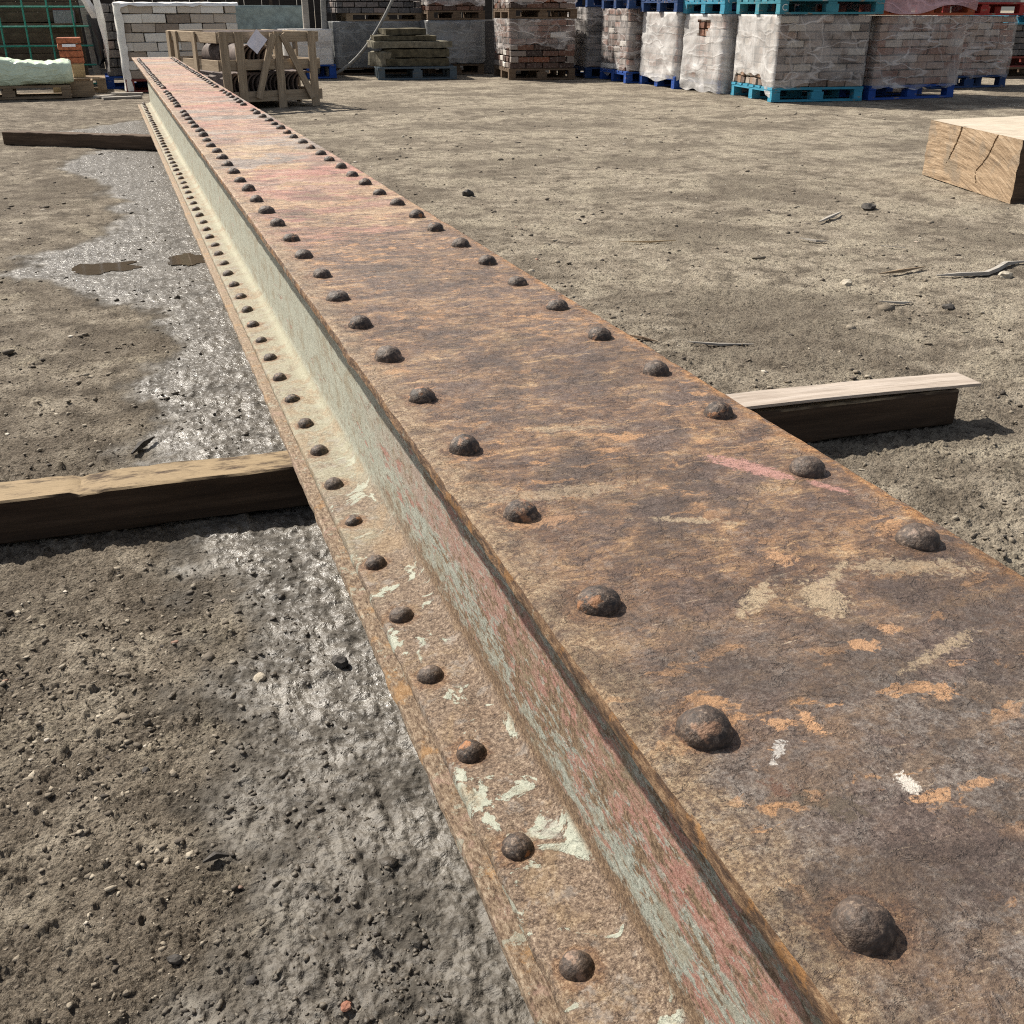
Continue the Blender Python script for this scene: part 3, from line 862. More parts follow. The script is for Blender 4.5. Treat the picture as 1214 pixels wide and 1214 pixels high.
def ground_z(x, y, r):
    fade = np.clip(1.5 - r / 30, 0, 1)
    w = wetness(x, y)
    dryf = 1 - w
    h = fbm(x, y, 1.1, 3, 0.5, 1) * 0.010
    h = h + fbm(x, y, 7.0, 3, 0.55, 4) * 0.0062
    near = np.clip(1.4 - r / 7, 0, 1)
    h = h + fbm(x, y, 38, 5, 0.68, 8) * 0.0050 * near - np.abs(fbm(x, y, 85, 3, 0.65, 18)) * 0.0045 * near
    c1 = clods(x, y, 26, 0.30, 2) * (1 / 26) * 0.42
    c2 = clods(x + 3.3, y + 1.7, 58, 0.55, 5) * (1 / 58) * 0.62
    c3 = clods(x + 1.3, y + 5.7, 110, 0.6, 7) * (1 / 110) * 0.7
    patch = np.clip(fbm(x, y, 4.5, 3, 0.5, 21) * 1.6 + 0.55, 0.05, 1)
    h = h + c1 * (0.35 + 0.4 * dryf) * patch + c2 * patch * (0.45 + 0.9 * dryf) * near + c3 * near * (0.3 + 1.1 * dryf)
    # churned mud lumps in the wet strip
    h = h * (1 - 0.35 * w) + (np.abs(fbm(x, y, 20, 3, 0.5, 14)) - 0.2) * 0.013 * w * np.clip(1.6 - r / 5, 0.35, 1)
    # slight hollow for the puddles and a tyre rut far right
    for (pu, pv, ru, rv) in ((-0.13, 4.38, 0.26, 0.20), (0.20, 4.42, 0.15, 0.32)):
        h = h * (1 - 0.85 * np.exp(-(((x - pu) / ru) ** 2 + ((y - pv) / rv) ** 2) ** 2))
    h = h - 0.010 * np.exp(-(((x + 0.10) / 0.24) ** 2 + ((y - 4.38) / 0.30) ** 2))
    h = h - 0.008 * np.exp(-(((x - 0.20) / 0.14) ** 2 + ((y - 4.42) / 0.40) ** 2))
    rut = 7.35 + 0.10 * (x - 3) + 0.15 * np.sin(x * 0.7)
    for (ya, xa, sl_, am) in ((11.6, -0.6, 0.10, 0.02), (12.5, -0.6, 0.06, 0.022), (10.6, -0.8, 0.16, 0.014), (9.2, 4.0, -0.10, 0.020), (5.6, 3.0, 0.12, 0.010)):
        c_ = ya + sl_ * (x - xa) + 0.12 * np.sin(x * 1.3 + ya)
        tr = np.exp(-((y - c_) / 0.13) ** 2) - 0.6 * np.exp(-((y - c_ - 0.28) / 0.10) ** 2)
        tread = 0.6 + 0.5 * np.sin((x + 0.3 * y) * 42)
        m_ = np.clip((0.7 - x) / 0.5, 0, 1) if xa < 0 else np.clip((x - 1.2) / 1.0, 0, 1)
        h = h + am * tr * tread * m_ * (0.7 + fbm(x, y, 1.7, 3, 0.5, 33))
    h = h + 0.035 * np.exp(-((y - rut) / 0.16) ** 2) * np.clip((x - 2.2) / 1.5, 0, 1) * (0.6 + fbm(x, y, 2.0, 3, 0.5, 30))
    return h * fade - 0.004, w


a1 = np.radians(np.concatenate([np.arange(-40, 78, 0.125), np.arange(78, 320, 4.0)]))
dep = np.concatenate([[89.5, 84, 78, 72, 66, 61], np.arange(57, 2.4, -0.085)])
rr = CAM_H / np.tan(np.radians(dep))
rr = np.concatenate([rr, [24, 28, 34, 45, 65, 100, 180, 400, 900]])
A, RR = np.meshgrid(a1, rr)
gx, gy = np.sin(A) * RR, np.cos(A) * RR
gz, gw = ground_z(gx, gy, RR)
nr, na = A.shape
ids = np.arange(nr * na).reshape(nr, na)
nx = np.roll(ids, -1, 1)
Q = np.stack([ids[:-1], ids[1:], nx[1:], nx[:-1]], -1).reshape(-1, 4)
gme = me_fast('ground', np.stack([gx, gy, gz], -1).reshape(-1, 3), Q, M['ground'], True)
at = gme.attributes.new('wet', 'FLOAT', 'POINT')
at.data.foreach_set('value', gw.ravel().astype(np.float32))
tag(link('ground', gme), kind='structure')
if gme.polygons[len(gme.polygons) // 2].normal.z < 0:
    gme.flip_normals()


def gz_at(x, y):
    z, _ = ground_z(np.array([float(x)]), np.array([float(y)]), np.array([math.hypot(x, y)]))
    return float(z[0])


def puddle(cx, cy, rx, ry, seed, z):
    n = 72
    V = [(cx, cy, z)]
    for i in range(n):
        a = 2 * math.pi * i / n
        k = 1 + 0.55 * mnoise.noise(Vector((math.cos(a) * 1.6 + seed, math.sin(a) * 1.6, 0))) + 0.22 * mnoise.noise(Vector((math.cos(a) * 6, math.sin(a) * 6, seed)))
        V.append((cx + math.cos(a) * rx * k, cy + math.sin(a) * ry * k, z))
    F = [(0, 1 + i, 1 + (i + 1) % n) for i in range(n)]
    tag(link('puddle', me_np('puddle', V, F, M['water'])), kind='structure')


puddle(-0.14, 4.38, 0.14, 0.10, 1.3, -0.0108)
puddle(0.20, 4.42, 0.07, 0.12, 4.1, -0.0105)

# loose grit and small stones
NS = 46000
gr = np.random.RandomState(5)
ga = np.radians(gr.uniform(-22, 62, NS))
gd = np.degrees(0) + gr.uniform(3.2, 54, NS) ** 1.0
keep_bias = gr.rand(NS)
grd = CAM_H / np.tan(np.radians(gd))
px_, py_ = np.sin(ga) * grd, np.cos(ga) * grd
ok = ~((px_ > 0.19) & (px_ < 0.66) & (py_ < 11.2))
ok &= ~((py_ > 1.80) & (py_ < 2.06) & (px_ < 1.85))
ok &= (py_ < 11.5) & ~((px_ > 6.2) & (py_ > 9.8)) & ~((px_ > 4.2) & (py_ > 4.2) & (py_ < 8.3) & (px_ > 4.2))
pat = fbm(px_, py_, 1.7, 3, 0.55, 40)
ok &= keep_bias < np.clip(0.5 + pat * 1.1, 0.08, 1)
px_, py_, grd = px_[ok], py_[ok], grd[ok]
n = len(px_)
ico = bmesh.new()
bmesh.ops.create_icosphere(ico, subdivisions=1, radius=1)
iv = np.array([v.co[:] for v in ico.verts])
itf = np.array([[v.index for v in f.verts] for f in ico.faces])
ico.free()
size = (0.0009 + 0.0034 * gr.rand(n) ** 3.6) * np.clip(0.75 + grd * 0.42, 0.9, 4.2)
big_ = gr.rand(n) < 0.010
size[big_] *= 2.0
zz, ww = ground_z(px_, py_, grd)
V = iv[None] * (1 + gr.uniform(-0.45, 0.45, (n, len(iv), 1)))
V = V * np.stack([gr.uniform(0.8, 1.7, n), gr.uniform(0.6, 1.15, n), gr.uniform(0.3, 0.75, n)], -1)[:, None, :] * size[:, None, None]
th = gr.uniform(0, 6.283, n)
cx_, sx_ = np.cos(th)[:, None], np.sin(th)[:, None]
V = np.stack([V[..., 0] * cx_ - V[..., 1] * sx_, V[..., 0] * sx_ + V[..., 1] * cx_, V[..., 2]], -1)
V = V + np.stack([px_, py_, zz + size * 0.02], -1)[:, None, :]
T = (itf[None] + (np.arange(n) * len(iv))[:, None, None]).reshape(-1, 3)
gv = me_fast('gravel', V.reshape(-1, 3), T, M['gravel'])
for nm, val in (('tone', gr.rand(n)), ('wet', ww)):
    at = gv.attributes.new(nm, 'FLOAT', 'POINT')
    at.data.foreach_set('value', np.repeat(val, len(iv)).astype(np.float32))
tag(link('gravel', gv), 'loose grit and small stones strewn over the dirt yard', None, None, 'stuff')

# ------------------------------------------------------------------ the riveted girder
Z_TOP = 0.500
gird = thing('riveted_girder', 'long rusty riveted iron girder with flaking green and pink paint', 'girder', (0.432, 0.0, 0.089))
OFF = np.array([0.432, 0.0, 0.089])
ys = [-0.7, -0.5, -0.3, -0.15, 0.0]
yv = 0.10
while yv < 11.02:
    ys.append(yv)
    yv += 0.0028 * max(yv, 0.3) / 0.3
ys.append(11.03)
ys = np.array(ys)


def plate_part(name, prof, mat, disp, y0=None, y1=None, sharp=40, split=None):
    yy = ys
    if y1:
        yy = ys[ys < y1]

    def fn(t, p):
        return np.stack([p[:, 0], np.full(len(p), t), p[:, 1]], -1)
    V, F = sweep(np.array(prof), yy, fn, disp)
    me = me_np(name, V - OFF, F, mat, True, sharp)
    return link(name, me, gird)


def dens(a, b, n):
    a, b = np.array(a), np.array(b)
    return [tuple(a + (b - a) * i / n) for i in range(n)]


# top cover plate: closed ring, top surface finely divided
x0, x1 = 0.242, 0.621
tp = dens((x0 + 0.003, 0.500), (x1 - 0.003, 0.500), 110) + [(x1 - 0.003, 0.500), (x1 - 0.0008, 0.4985), (x1, 0.4955), (x1, 0.4865), (x1 - 0.002, 0.4845)] + [(x0 + 0.002, 0.4845), (x0, 0.4865), (x0, 0.4955), (x0 + 0.0008, 0.4985)]


def disp_top(V):
    x, y = V[..., 0], V[..., 1]
    top = V[..., 2] > 0.4995
    pit = fbm(x, y, 26, 3, 0.55, 50) * 0.0007 + fbm(x, y, 110, 2, 0.6, 60) * 0.0006
    scale_ = np.clip(fbm(x, y, 34, 3, 0.6, 55) * 2.2 - 0.35, 0, 0.5) * 0.0016
    V[..., 2] += np.where(top, pit + scale_, 0) + fbm(x * 0 + 1, y, 0.5, 2, 0.5, 3) * 0.001
    e = np.abs(x - 0.4315) / 0.1895
    en = fbm(y, V[..., 2] * 30, 20, 4, 0.62, 70) * 0.0013
    en = en + np.sign(x - 0.43) * (fbm(y, x * 3, 2.2, 3, 0.55, 72) * 0.0016 - np.clip(fbm(y, x * 3, 9, 3, 0.6, 73) - 0.30, 0, 1) * 0.010)
    V[..., 0] += np.where(e > 0.97, np.sign(x - 0.43) * en, 0)
    V[..., 2] -= np.where(top & (e > 0.975), np.abs(fbm(y, x, 45, 3, 0.6, 77)) * 0.0009, 0)
    return V


tplate = plate_part('top_plate', tp, M['top'], disp_top)
# the plate's edges are bare: a second slot on the same plate
tplate.data.materials.append(M['edgetop'])
mi = [0] * len(tplate.data.polygons)
for p in tplate.data.polygons:
    cxx = p.center.x + OFF[0]
    if abs(p.normal.z) < 0.6 and (cxx < x0 + 0.004 or cxx > x1 - 0.004):
        mi[p.index] = 1
tplate.data.polygons.foreach_set('material_index', mi)

# bottom cover plate, a little wider on its left
bx0, bx1 = 0.231, 0.632
bp = [(bx0 + 0.001, 0.103), (bx0 + 0.003, 0.1048)] + dens((bx0 + 0.004, 0.105), (0.27, 0.105), 10) + [(0.27, 0.105), (bx1, 0.105), (bx1, 0.0895), (bx0 + 0.003, 0.0892), (bx0 + 0.0005, 0.0915)]
bp = bp[::-1]


def disp_bot(V):
    x, y = V[..., 0], V[..., 1]
    m = x < 0.262
    V[..., 0] += np.where(m, fbm(y, V[..., 2] * 20, 16, 4, 0.6, 80) * 0.0028, 0)
    V[..., 2] += np.where(m & (V[..., 2] > 0.1), fbm(x, y, 60, 3, 0.6, 83) * 0.0014, 0)
    return V


def flipped(me):
    me.flip_normals()


bpl = plate_part('bottom_plate', bp, M['edge'], disp_bot, y1=10.9)

# two rolled joists side by side
def joist_prof():
    fl, fr, wl, wr = 0.2525, 0.4305, 0.3395, 0.3520
    zt, zb = 0.4842, 0.1052
    ft, fw_ = 0.0165, 0.026     # flange thickness at its edge and at the root
    rad = 0.022
    P_ = []

    def fillet(cx, cz, a0, a1, r):
        return [(cx + r * math.cos(R(a0 + (a1 - a0) * i / 5)), cz + r * math.sin(R(a0 + (a1 - a0) * i / 5))) for i in range(6)]
    # bottom flange left toe, upwards and along to the web
    P_ += [(fl + 0.002, zb), (fl, zb + 0.003), (fl, zb + ft - 0.004), (fl + 0.002, zb + ft - 0.001)]
    P_ += dens((fl + 0.004, zb + ft), (wl - rad, zb + fw_ - 0.002), 16)
    P_ += fillet(wl - rad, zb + fw_ + rad - 0.002, -90, 0, rad)
    P_ += dens((wl, zb + fw_ + rad + 0.004), (wl, zt - fw_ - rad - 0.004), 40)
    P_ += fillet(wl - rad, zt - fw_ - rad + 0.002, 0, 90, rad)
    P_ += [(fl + 0.004, zt - ft), (fl + 0.001, zt - ft + 0.001), (fl, zt - ft + 0.004), (fl, zt - 0.002), (fl + 0.002, zt)]
    P_ += [(fr, zt), (fr, zt - ft), (wr + rad, zt - fw_ + 0.002)] + fillet(wr + rad, zt - fw_ - rad + 0.002, 90, 180, rad)[1:]
    P_ += fillet(wr + rad, zb + fw_ + rad - 0.002, 180, 270, rad) + [(fr, zb + ft), (fr, zb)]
    return P_


def disp_joist(V):
    x, y, z = V[..., 0], V[..., 1], V[..., 2]
    up = (z > 0.118) & (z < 0.14) & (x < 0.325)
    V[..., 2] += np.where(up, fbm(x, y, 70, 3, 0.6, 90) * 0.0007 + np.clip(fbm(x, y, 22, 3, 0.6, 95) - 0.12, 0, 0.4) * 0.005 * np.clip(2 - y, 0.2, 1), 0)
    web = (x > 0.333) & (x < 0.3398) & (z > 0.17) & (z < 0.43)
    V[..., 0] += np.where(web, fbm(z, y, 30, 3, 0.6, 97) * 0.0009, 0)
    lip = (x < 0.258)
    V[..., 0] += np.where(lip, fbm(y, z * 20, 24, 4, 0.6, 99) * 0.0026, 0)
    return V


jp = joist_prof()
j1 = plate_part('joist', jp, M['side'], disp_joist, y1=10.75)
jp2 = [(0.8635 - a, b) for a, b in jp][::-1]
j2 = plate_part('joist', jp2, M['side'], None, y1=10.75)
for o_ in (tplate, bpl, j1, j2):
    # every closed part faces outwards
    bm = bmesh.new()
    bm.from_mesh(o_.data)
    bmesh.ops.recalc_face_normals(bm, faces=bm.faces[:])
    bm.to_mesh(o_.data)
    bm.free()


def rivet_me(seed):
    q = random.Random(seed)
    segs, rings = 26, 9
    r, h = 0.0168, 0.0150
    V = [(0, 0, h)]
    for i in range(1, rings + 1):
        a = (i / rings) * math.pi / 2
        for s in range(segs):
            b = 2 * math.pi * s / segs
            p = Vector((math.cos(b) * math.sin(a) ** 0.92 * r, math.sin(b) * math.sin(a) ** 0.92 * r, math.cos(a) * h - 0.0012 * (i == rings)))
            p *= 1 + 0.055 * mnoise.noise(p * 75 + Vector((seed * 3.1, 0, 0))) + 0.06 * mnoise.noise(p * 240 + Vector((0, seed * 2.7, 0)))
            p.z = min(p.z, h * (0.96 + 0.18 * mnoise.noise(Vector((seed * 1.9, 4, 1))))  + 0.0012 * mnoise.noise(p * 150))
            V.append(tuple(p))
    F = [(0, 1 + s, 1 + (s + 1) % segs) for s in range(segs)]
    for i in range(rings - 1):
        for s in range(segs):
            a = 1 + i * segs
            F.append((a + s, a + segs + s, a + segs + (s + 1) % segs, a + (s + 1) % segs))
    return me_np('rivet', V, F, M['rivet'], True)


RV = [rivet_me(i) for i in range(14)]
for row, (u, z, off) in enumerate(((0.2855, 0.4995, 0.288), (0.578, 0.4995, 0.288), (0.2785, 0.1225, 0.279))):
    for k in range(-1, 68):
        y = off + 0.1603 * k
        if y > 10.7 or (row < 2 and (abs(y - 5.07) < 0.06 or abs(y - 6.40) < 0.10)):
            continue
        s = rnd.uniform(0.93, 1.07)
        o = link('rivet', rnd.choice(RV), gird, tuple(np.array([u + rnd.uniform(-0.003, 0.003), y + rnd.uniform(-0.004, 0.004), z]) - OFF), (rnd.uniform(-0.07, 0.07), rnd.uniform(-0.07, 0.07), rnd.uniform(0, 6.28)))
        o.scale = (s, s * rnd.uniform(0.95, 1.05), s * rnd.uniform(0.88, 1.1))

# ------------------------------------------------------------------ sleepers under the girder
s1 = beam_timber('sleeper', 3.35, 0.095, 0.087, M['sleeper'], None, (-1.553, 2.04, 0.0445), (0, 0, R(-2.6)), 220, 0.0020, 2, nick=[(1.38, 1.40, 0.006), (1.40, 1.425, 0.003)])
tag(s1, 'nearest old timber bearer, dusty and painted sunlit on top, crossing under the girder', 'timber')
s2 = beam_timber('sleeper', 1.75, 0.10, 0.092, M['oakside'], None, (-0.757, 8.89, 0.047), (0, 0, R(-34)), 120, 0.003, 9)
tag(s2, 'far dark timber bearer lying askew under the girder by the wet mud', 'timber')
st = beam_timber('wood_strip', 1.22, 0.088, 0.007, M['strip'], None, (0.640, 1.930, 0.0925), (0, 0, R(-2.0)), 60, 0.0008, 4, bow=0.011)
tag(st, 'thin pale wood strip lying along the timber bearer right of the girder', 'plank')

# ------------------------------------------------------------------ the squared oak baulk on the right
tb = thing('timber_baulk', 'large squared sawn oak baulk with cracked end grain on the ground', 'timber', (4.41, 4.80, 0.0), 0)


def baulk():
    L = 3.2
    # face edge runs from A (near) to B (far); body runs along +X
    A_, B_ = np.array([-0.143, -0.51]), np.array([0.143, 0.51])
    h = 0.312
    ny, nz = 26, 14
    ny, nz = 170, 56
    splits = (([(0.62, 1.02), (0.635, 0.85), (0.66, 0.68), (0.70, 0.46), (0.735, 0.33)], 0.008), ([(0.235, 0.99), (0.27, 0.8), (0.30, 0.62), (0.345, 0.48), (0.40, 0.33), (0.375, 0.2), (0.36, 0.08)], 0.0042))

    def gap_at(s, zf):
        best = 0
        for pts, wd in splits:
            for k in range(len(pts) - 1):
                (sa, za), (sb_, zb_) = pts[k], pts[k + 1]
                if zb_ <= zf <= za:
                    f = (za - zf) / (za - zb_)
                    sc = sa + (sb_ - sa) * f + 0.006 * mnoise.noise(Vector((zf * 22, wd * 900, 0)))
                    g = (k + f) / (len(pts) - 1)
                    w_ = wd * (1.02 - g) ** 0.7 * (1 + 0.3 * mnoise.noise(Vector((zf * 30, 3, wd * 500))))
                    if abs(s - sc) < w_:
                        best = max(best, 1 - (abs(s - sc) / w_) ** 2)
        return best
    V, F = [], []
    for j in range(nz + 1):
        for i in range(ny + 1):
            s, zf = i / ny, j / nz
            p = A_ + (B_ - A_) * s
            arc = zf * h * 40 - s * 3 + s * s * 4
            dx = 0.004 * mnoise.noise(Vector((s * 6, zf * 3, 1))) + 0.0022 * mnoise.noise(Vector((s * 5, arc, 2))) + 0.0012 * mnoise.noise(Vector((s * 60, zf * 40, 2)))
            zz_ = zf * h
            if i == 0 or i == ny:
                p = p + np.array([0, 0.010 * mnoise.noise(Vector((zf * 7, i, 3)))])
            V.append((p[0] + dx + 0.05 * gap_at(s, zf), p[1], zz_))
    for j in range(nz):
        for i in range(ny):
            a = j * (ny + 1) + i
            F.append((a, a + ny + 1, a + ny + 2, a + 1))
    end = link('end_face', me_np('end_face', V, F, M['endgrain']), tb)
    sb = []
    nl = 30
    nw = 8
    SV, SF = [], []
    # top
    for k in range(nl + 1):
        for i in range(nw + 1):
            s = i / nw
            p = A_ + (B_ - A_) * s
            zz_ = h + (0.004 * mnoise.noise(Vector((k * 0.7, s * 5, 5))) if k else 0) - (0.0 if k else 0.0015)
            SV.append((p[0] + k / nl * L + 0.002, p[1], zz_))
    for k in range(nl):
        for i in range(nw):
            a = k * (nw + 1) + i
            SF.append((a, a + nw + 1, a + nw + 2, a + 1))
    link('top_face', me_np('top_face', SV, SF, M['oak']), tb)
    for P0 in (A_, B_):
        V2, F2 = [], []
        for k in range(nl + 1):
            for j in range(nw + 1):
                e = 0.006 * mnoise.noise(Vector((k * 0.6, j * 0.9, P0[1] * 9))) if k else 0
                V2.append((P0[0] + k / nl * L + 0.002, P0[1] + e + (0.001 if P0[1] < 0 else -0.001), j / nw * (h - 0.003)))
        for k in range(nl):
            for j in range(nw):
                a = k * (nw + 1) + j
                F2.append((a, a + 1, a + nw + 2, a + nw + 1))
        link('side_face', me_np('side_face', V2, F2, M['oakside']), tb)  # side shade is put into this dark oak colour
    b_ = link('back_end', me_np('back_end', [(A_[0] + L, A_[1], 0), (B_[0] + L, B_[1], 0), (B_[0] + L, B_[1], h), (A_[0] + L, A_[1], h)], [(0, 1, 2, 3)], M['endgrain']), tb)


baulk()

# ------------------------------------------------------------------ pallets and packs
def pallet(label, x, y, z, yaw, w, d, mat, deckmat=None, h=0.144, group='pallets under the stacks'):
    t = thing('pallet', label, 'pallet', (x, y, z), yaw, group)
    q = random.Random(hash((round(x, 2), round(y, 2), round(z, 2))) & 0xffff)
    deckmat = deckmat or mat
    bt = 0.022
    nb = 7
    bw = d / nb * 0.78
    hb = h - 3 * bt
    for i in range(nb):
        yy = bw / 2 + i * (d - bw) / (nb - 1)
        box('deck_board', w, bw, bt, (w / 2, yy, h - bt / 2), deckmat, t, (0, 0, q.uniform(-.008, .008)), i % 3, 0.003)
    for i in range(3):
        xx = 0.05 + i * (w - 0.10) / 2
        box('stringer_board', 0.098, d - 0.004, bt - 0.001, (xx, d / 2, h - bt * 1.5 - 0.0005), mat, t, var=i, jit=0.002)
        box('base_board', w - 0.002, 0.098, bt, (w / 2, 0.05 + i * (d - 0.10) / 2, bt / 2 + 0.001), mat, t, var=i, jit=0.003)
        for j in range(3):
            box('block', 0.098 + (0.04 if i == 1 else 0), 0.094, hb - 0.001, (xx, 0.050 + j * (d - 0.10) / 2, bt + hb / 2), mat, t, (0, 0, q.uniform(-.03, .03)), j, 0.003)
    return t


def film_me(w, d, h, seed, mat, amp=0.014, out=0.012, hem=lambda s, fx: 0.0, hole=None, ns=112, nh=28, top=True, slump=0.0, left_mat=None):
    """a wrinkled sheet wound round the pack; s runs front, right, back, left"""
    per = 2 * (w + d)
    V, F = [], []
    for j in range(nh + 1):
        for i in range(ns):
            L = per * i / ns
            if L < w:
                x, y, nxn, nyn, side, f = L, 0, 0, -1, 0, L / w
            elif L < w + d:
                x, y, nxn, nyn, side, f = w, L - w, 1, 0, 1, (L - w) / d
            elif L < 2 * w + d:
                x, y, nxn, nyn, side, f = w - (L - w - d), d, 0, 1, 2, (L - w - d) / w
            else:
                x, y, nxn, nyn, side, f = 0, d - (L - 2 * w - d), -1, 0, 3, (L - 2 * w - d) / d
            z0 = hem(side, f)
            vf = j / nh
            z = z0 + (h + 0.006 - z0) * vf
            p = Vector((x, y, z))
            fold = mnoise.noise(Vector((x * 3 + seed, y * 3, z * 6))) + 0.35 * mnoise.noise(Vector((x * 7 + z * 5, y * 7 - z * 4, z * 9 + seed))) + 0.8 * (0.5 - abs(mnoise.noise(Vector((x * 4 - z * 7, y * 4 + z * 7, seed * 2)))))
            o = out + amp * (fold + 0.35) + slump * (1 - vf) * (0.6 + 0.4 * mnoise.noise(Vector((x * 4, y * 4, seed))))
            o = max(o, 0.017)
            x += nxn * o
            y += nyn * o
            # round the arrises
            V.append((x, y, z))
    for j in range(nh):
        for i in range(ns):
            i2 = (i + 1) % ns
            if hole:
                L = per * (i + .5) / ns
                side, f = (0, L / w) if L < w else (1, (L - w) / d) if L < w + d else (2, (L - w - d) / w) if L < 2 * w + d else (3, (L - 2 * w - d) / d)
                if hole(side, f, (j + .5) / nh):
                    continue
            F.append((j * ns + i, j * ns + i2, (j + 1) * ns + i2, (j + 1) * ns + i))
    if top:
        c = len(V)
        V.append((w / 2, d / 2, h + 0.01))
        for i in range(ns):
            F.append((nh * ns + i, nh * ns + (i + 1) % ns, c))
    me = me_np('film_wrap', V, F, mat, True)
    if left_mat:
        me.materials.append(left_mat)
        me.polygons.foreach_set('material_index', [1 if p.center.x < 0.004 else 0 for p in me.polygons])
    return me


def rag(seed, lo, hi, fr=5):
    return lambda side, f: lo + (hi - lo) * (0.5 + 0.9 * mnoise.noise(Vector((f * fr + side * 7.3, seed * 3.7, 0))))


def pack(name, label, cat, x, y, z, yaw, w, d, h, bmat, bl=0.215, bh=0.068, bd=0.102, gap=0.011, film=None, rows=99, seed=0, group=None, sides=(0, 3), core=None, side_len=None, **fk):
    t = thing(name, label, cat, (x, y, z), yaw, group)
    q = random.Random(seed)
    n = max(1, round(h / (bh + gap)))
    ch = h / n
    bh = ch - gap
    box('inner_bricks', w - 2 * bd - 0.01, d - 2 * bd - 0.01, h - 0.004, (w / 2, d / 2, h / 2), core or bmat, t)['kind'] = 'stuff'
    for r in range(min(n, rows)):
        zc = ch * (r + 0.5)
        # front face
        nb = max(1, round(w / (bl + gap)))
        step = w / nb
        L = step - gap
        spans = []
        if r % 2 == 0:
            spans = [(i * step + gap / 2, L) for i in range(nb)]
        else:
            spans = [(gap / 2, step / 2 - gap)] + [(step / 2 + i * step, L) for i in range(nb - 1)] + [(w - step / 2 + gap / 2, step / 2 - gap)]
        if 0 in sides:
            for a, l in spans:
                box('brick', round(l, 3), bd, round(bh, 3), (a + l / 2 + q.uniform(-.004, .004), bd / 2 + q.uniform(-.012, .012), zc), bmat, t, (q.uniform(-.01, .01), q.uniform(-.018, .018), q.uniform(-.04, .04)), q.randrange(5), 0.005, 0.005)
        if 3 in sides:
            sl2 = side_len or bl
            rest = d - bd - gap
            nb = max(1, round(rest / (sl2 + gap)))
            step = rest / nb
            for i in range(nb):
                l = step - gap
                box('brick', bd, round(l, 3), round(bh, 3), (bd / 2 + q.uniform(-.012, .012), bd + gap + (i + .5) * step, zc), bmat, t, (q.uniform(-.018, .018), 0, q.uniform(-.04, .04)), q.randrange(5), 0.005, 0.005)
    if film:
        link('film_wrap', film_me(w, d, h, seed, film, **fk), t)
    return t


PH = 0.144
GP = 'brick packs on pallets'


def arch(side, f):
    # hem lifted in an arch so that the lowest course shows
    if side == 0:
        return -0.01 + 0.075 * max(0, math.sin(f * math.pi * 1.05 - 0.45)) + 0.01 * math.sin(f * 25)
    if side == 3:
        return -0.09 + 0.20 * min(1, max(0, (0.86 - f) / 0.16)) * min(1, f / 0.1) + 0.012 * math.sin(f * 31)
    return 0


Y8 = R(-8)
# --- stack at the end of the row, light blue pallet
pallet('light blue pallet on the ground under the buff brick pack', 6.66, 10.28, 0.0, Y8, 1.06, 1.12, M['plight'])
pack('brick_pack', 'film wrapped pack of buff reclaimed bricks on the light blue pallet', 'brick pack', 6.68, 10.29, PH, Y8, 1.03, 1.10, 0.70, M['bpale'], film=M['film'], seed=1, group=GP, hem=arch, amp=0.008, out=0.008, side_len=0.102, left_mat=M['filmw'])  # left end gets whiter film: its sunlight is put into the colour
pallet('teal pallet with a white letter C on top of the buff brick pack', 6.64, 10.26, 0.853, Y8, 1.18, 1.14, M['pteal'])
pack('brick_pack', 'upper wrapped pack standing on the teal pallet', 'brick pack', 6.68, 10.28, 0.853 + PH, Y8, 1.08, 1.1, 0.75, M['bpale'], film=M['filmw'], seed=2, rows=2, group=GP, hem=rag(2, -0.05, 0.03), amp=0.014)
# --- deep blue pallet
Y3 = R(2.5)
pallet('deep blue pallet on the ground below the crumpled film pack', 7.82, 10.17, 0.0, Y3, 1.20, 1.1, M['pblue'])
pack('brick_pack', 'crumpled film pack of mixed bricks on the deep blue pallet', 'brick pack', 7.86, 10.19, PH, Y3, 1.19, 1.06, 0.69, M['bmix'], film=M['film'], seed=3, group=GP, hem=rag(3, -0.07, 0.02), amp=0.013, out=0.012, slump=0.02)
pallet('orange red pallet under pink film above the crumpled pack', 7.84, 10.17, 0.845, Y3, 1.28, 1.1, M['porange'])
pack('brick_pack', 'upper pack in pinkish film on the orange red pallet', 'brick pack', 7.82, 10.15, 0.845 + PH, Y3, 1.30, 1.1, 0.9, M['bmix'], film=M['filmpink'], seed=4, rows=2, group=GP, hem=rag(8, -0.13, -0.045, 3), amp=0.015)
# --- behind it, navy pallet
pallet('navy pallet on the ground under the rearmost right pack', 9.74, 11.46, 0.0, R(-3), 1.12, 1.0, M['pnavy'])
pack('brick_pack', 'greyish wrapped brick pack on the navy pallet, rightmost whole pack', 'brick pack', 9.76, 11.48, PH, R(-3), 1.10, 0.96, 0.68, M['bmix'], film=M['film'], seed=5, group=GP, hem=rag(5, -0.04, 0.12, 3), amp=0.016, slump=0.03)
pallet('bright red pallet over the rightmost whole pack', 9.72, 11.44, 0.832, R(-3), 1.22, 1.0, M['pred'])
pack('brick_pack', 'upper pack standing on the bright red pallet', 'brick pack', 9.76, 11.48, 0.832 + PH, R(-3), 1.1, 0.9, 0.5, M['bmix'], film=M['filmg'], seed=6, rows=1, group=GP)
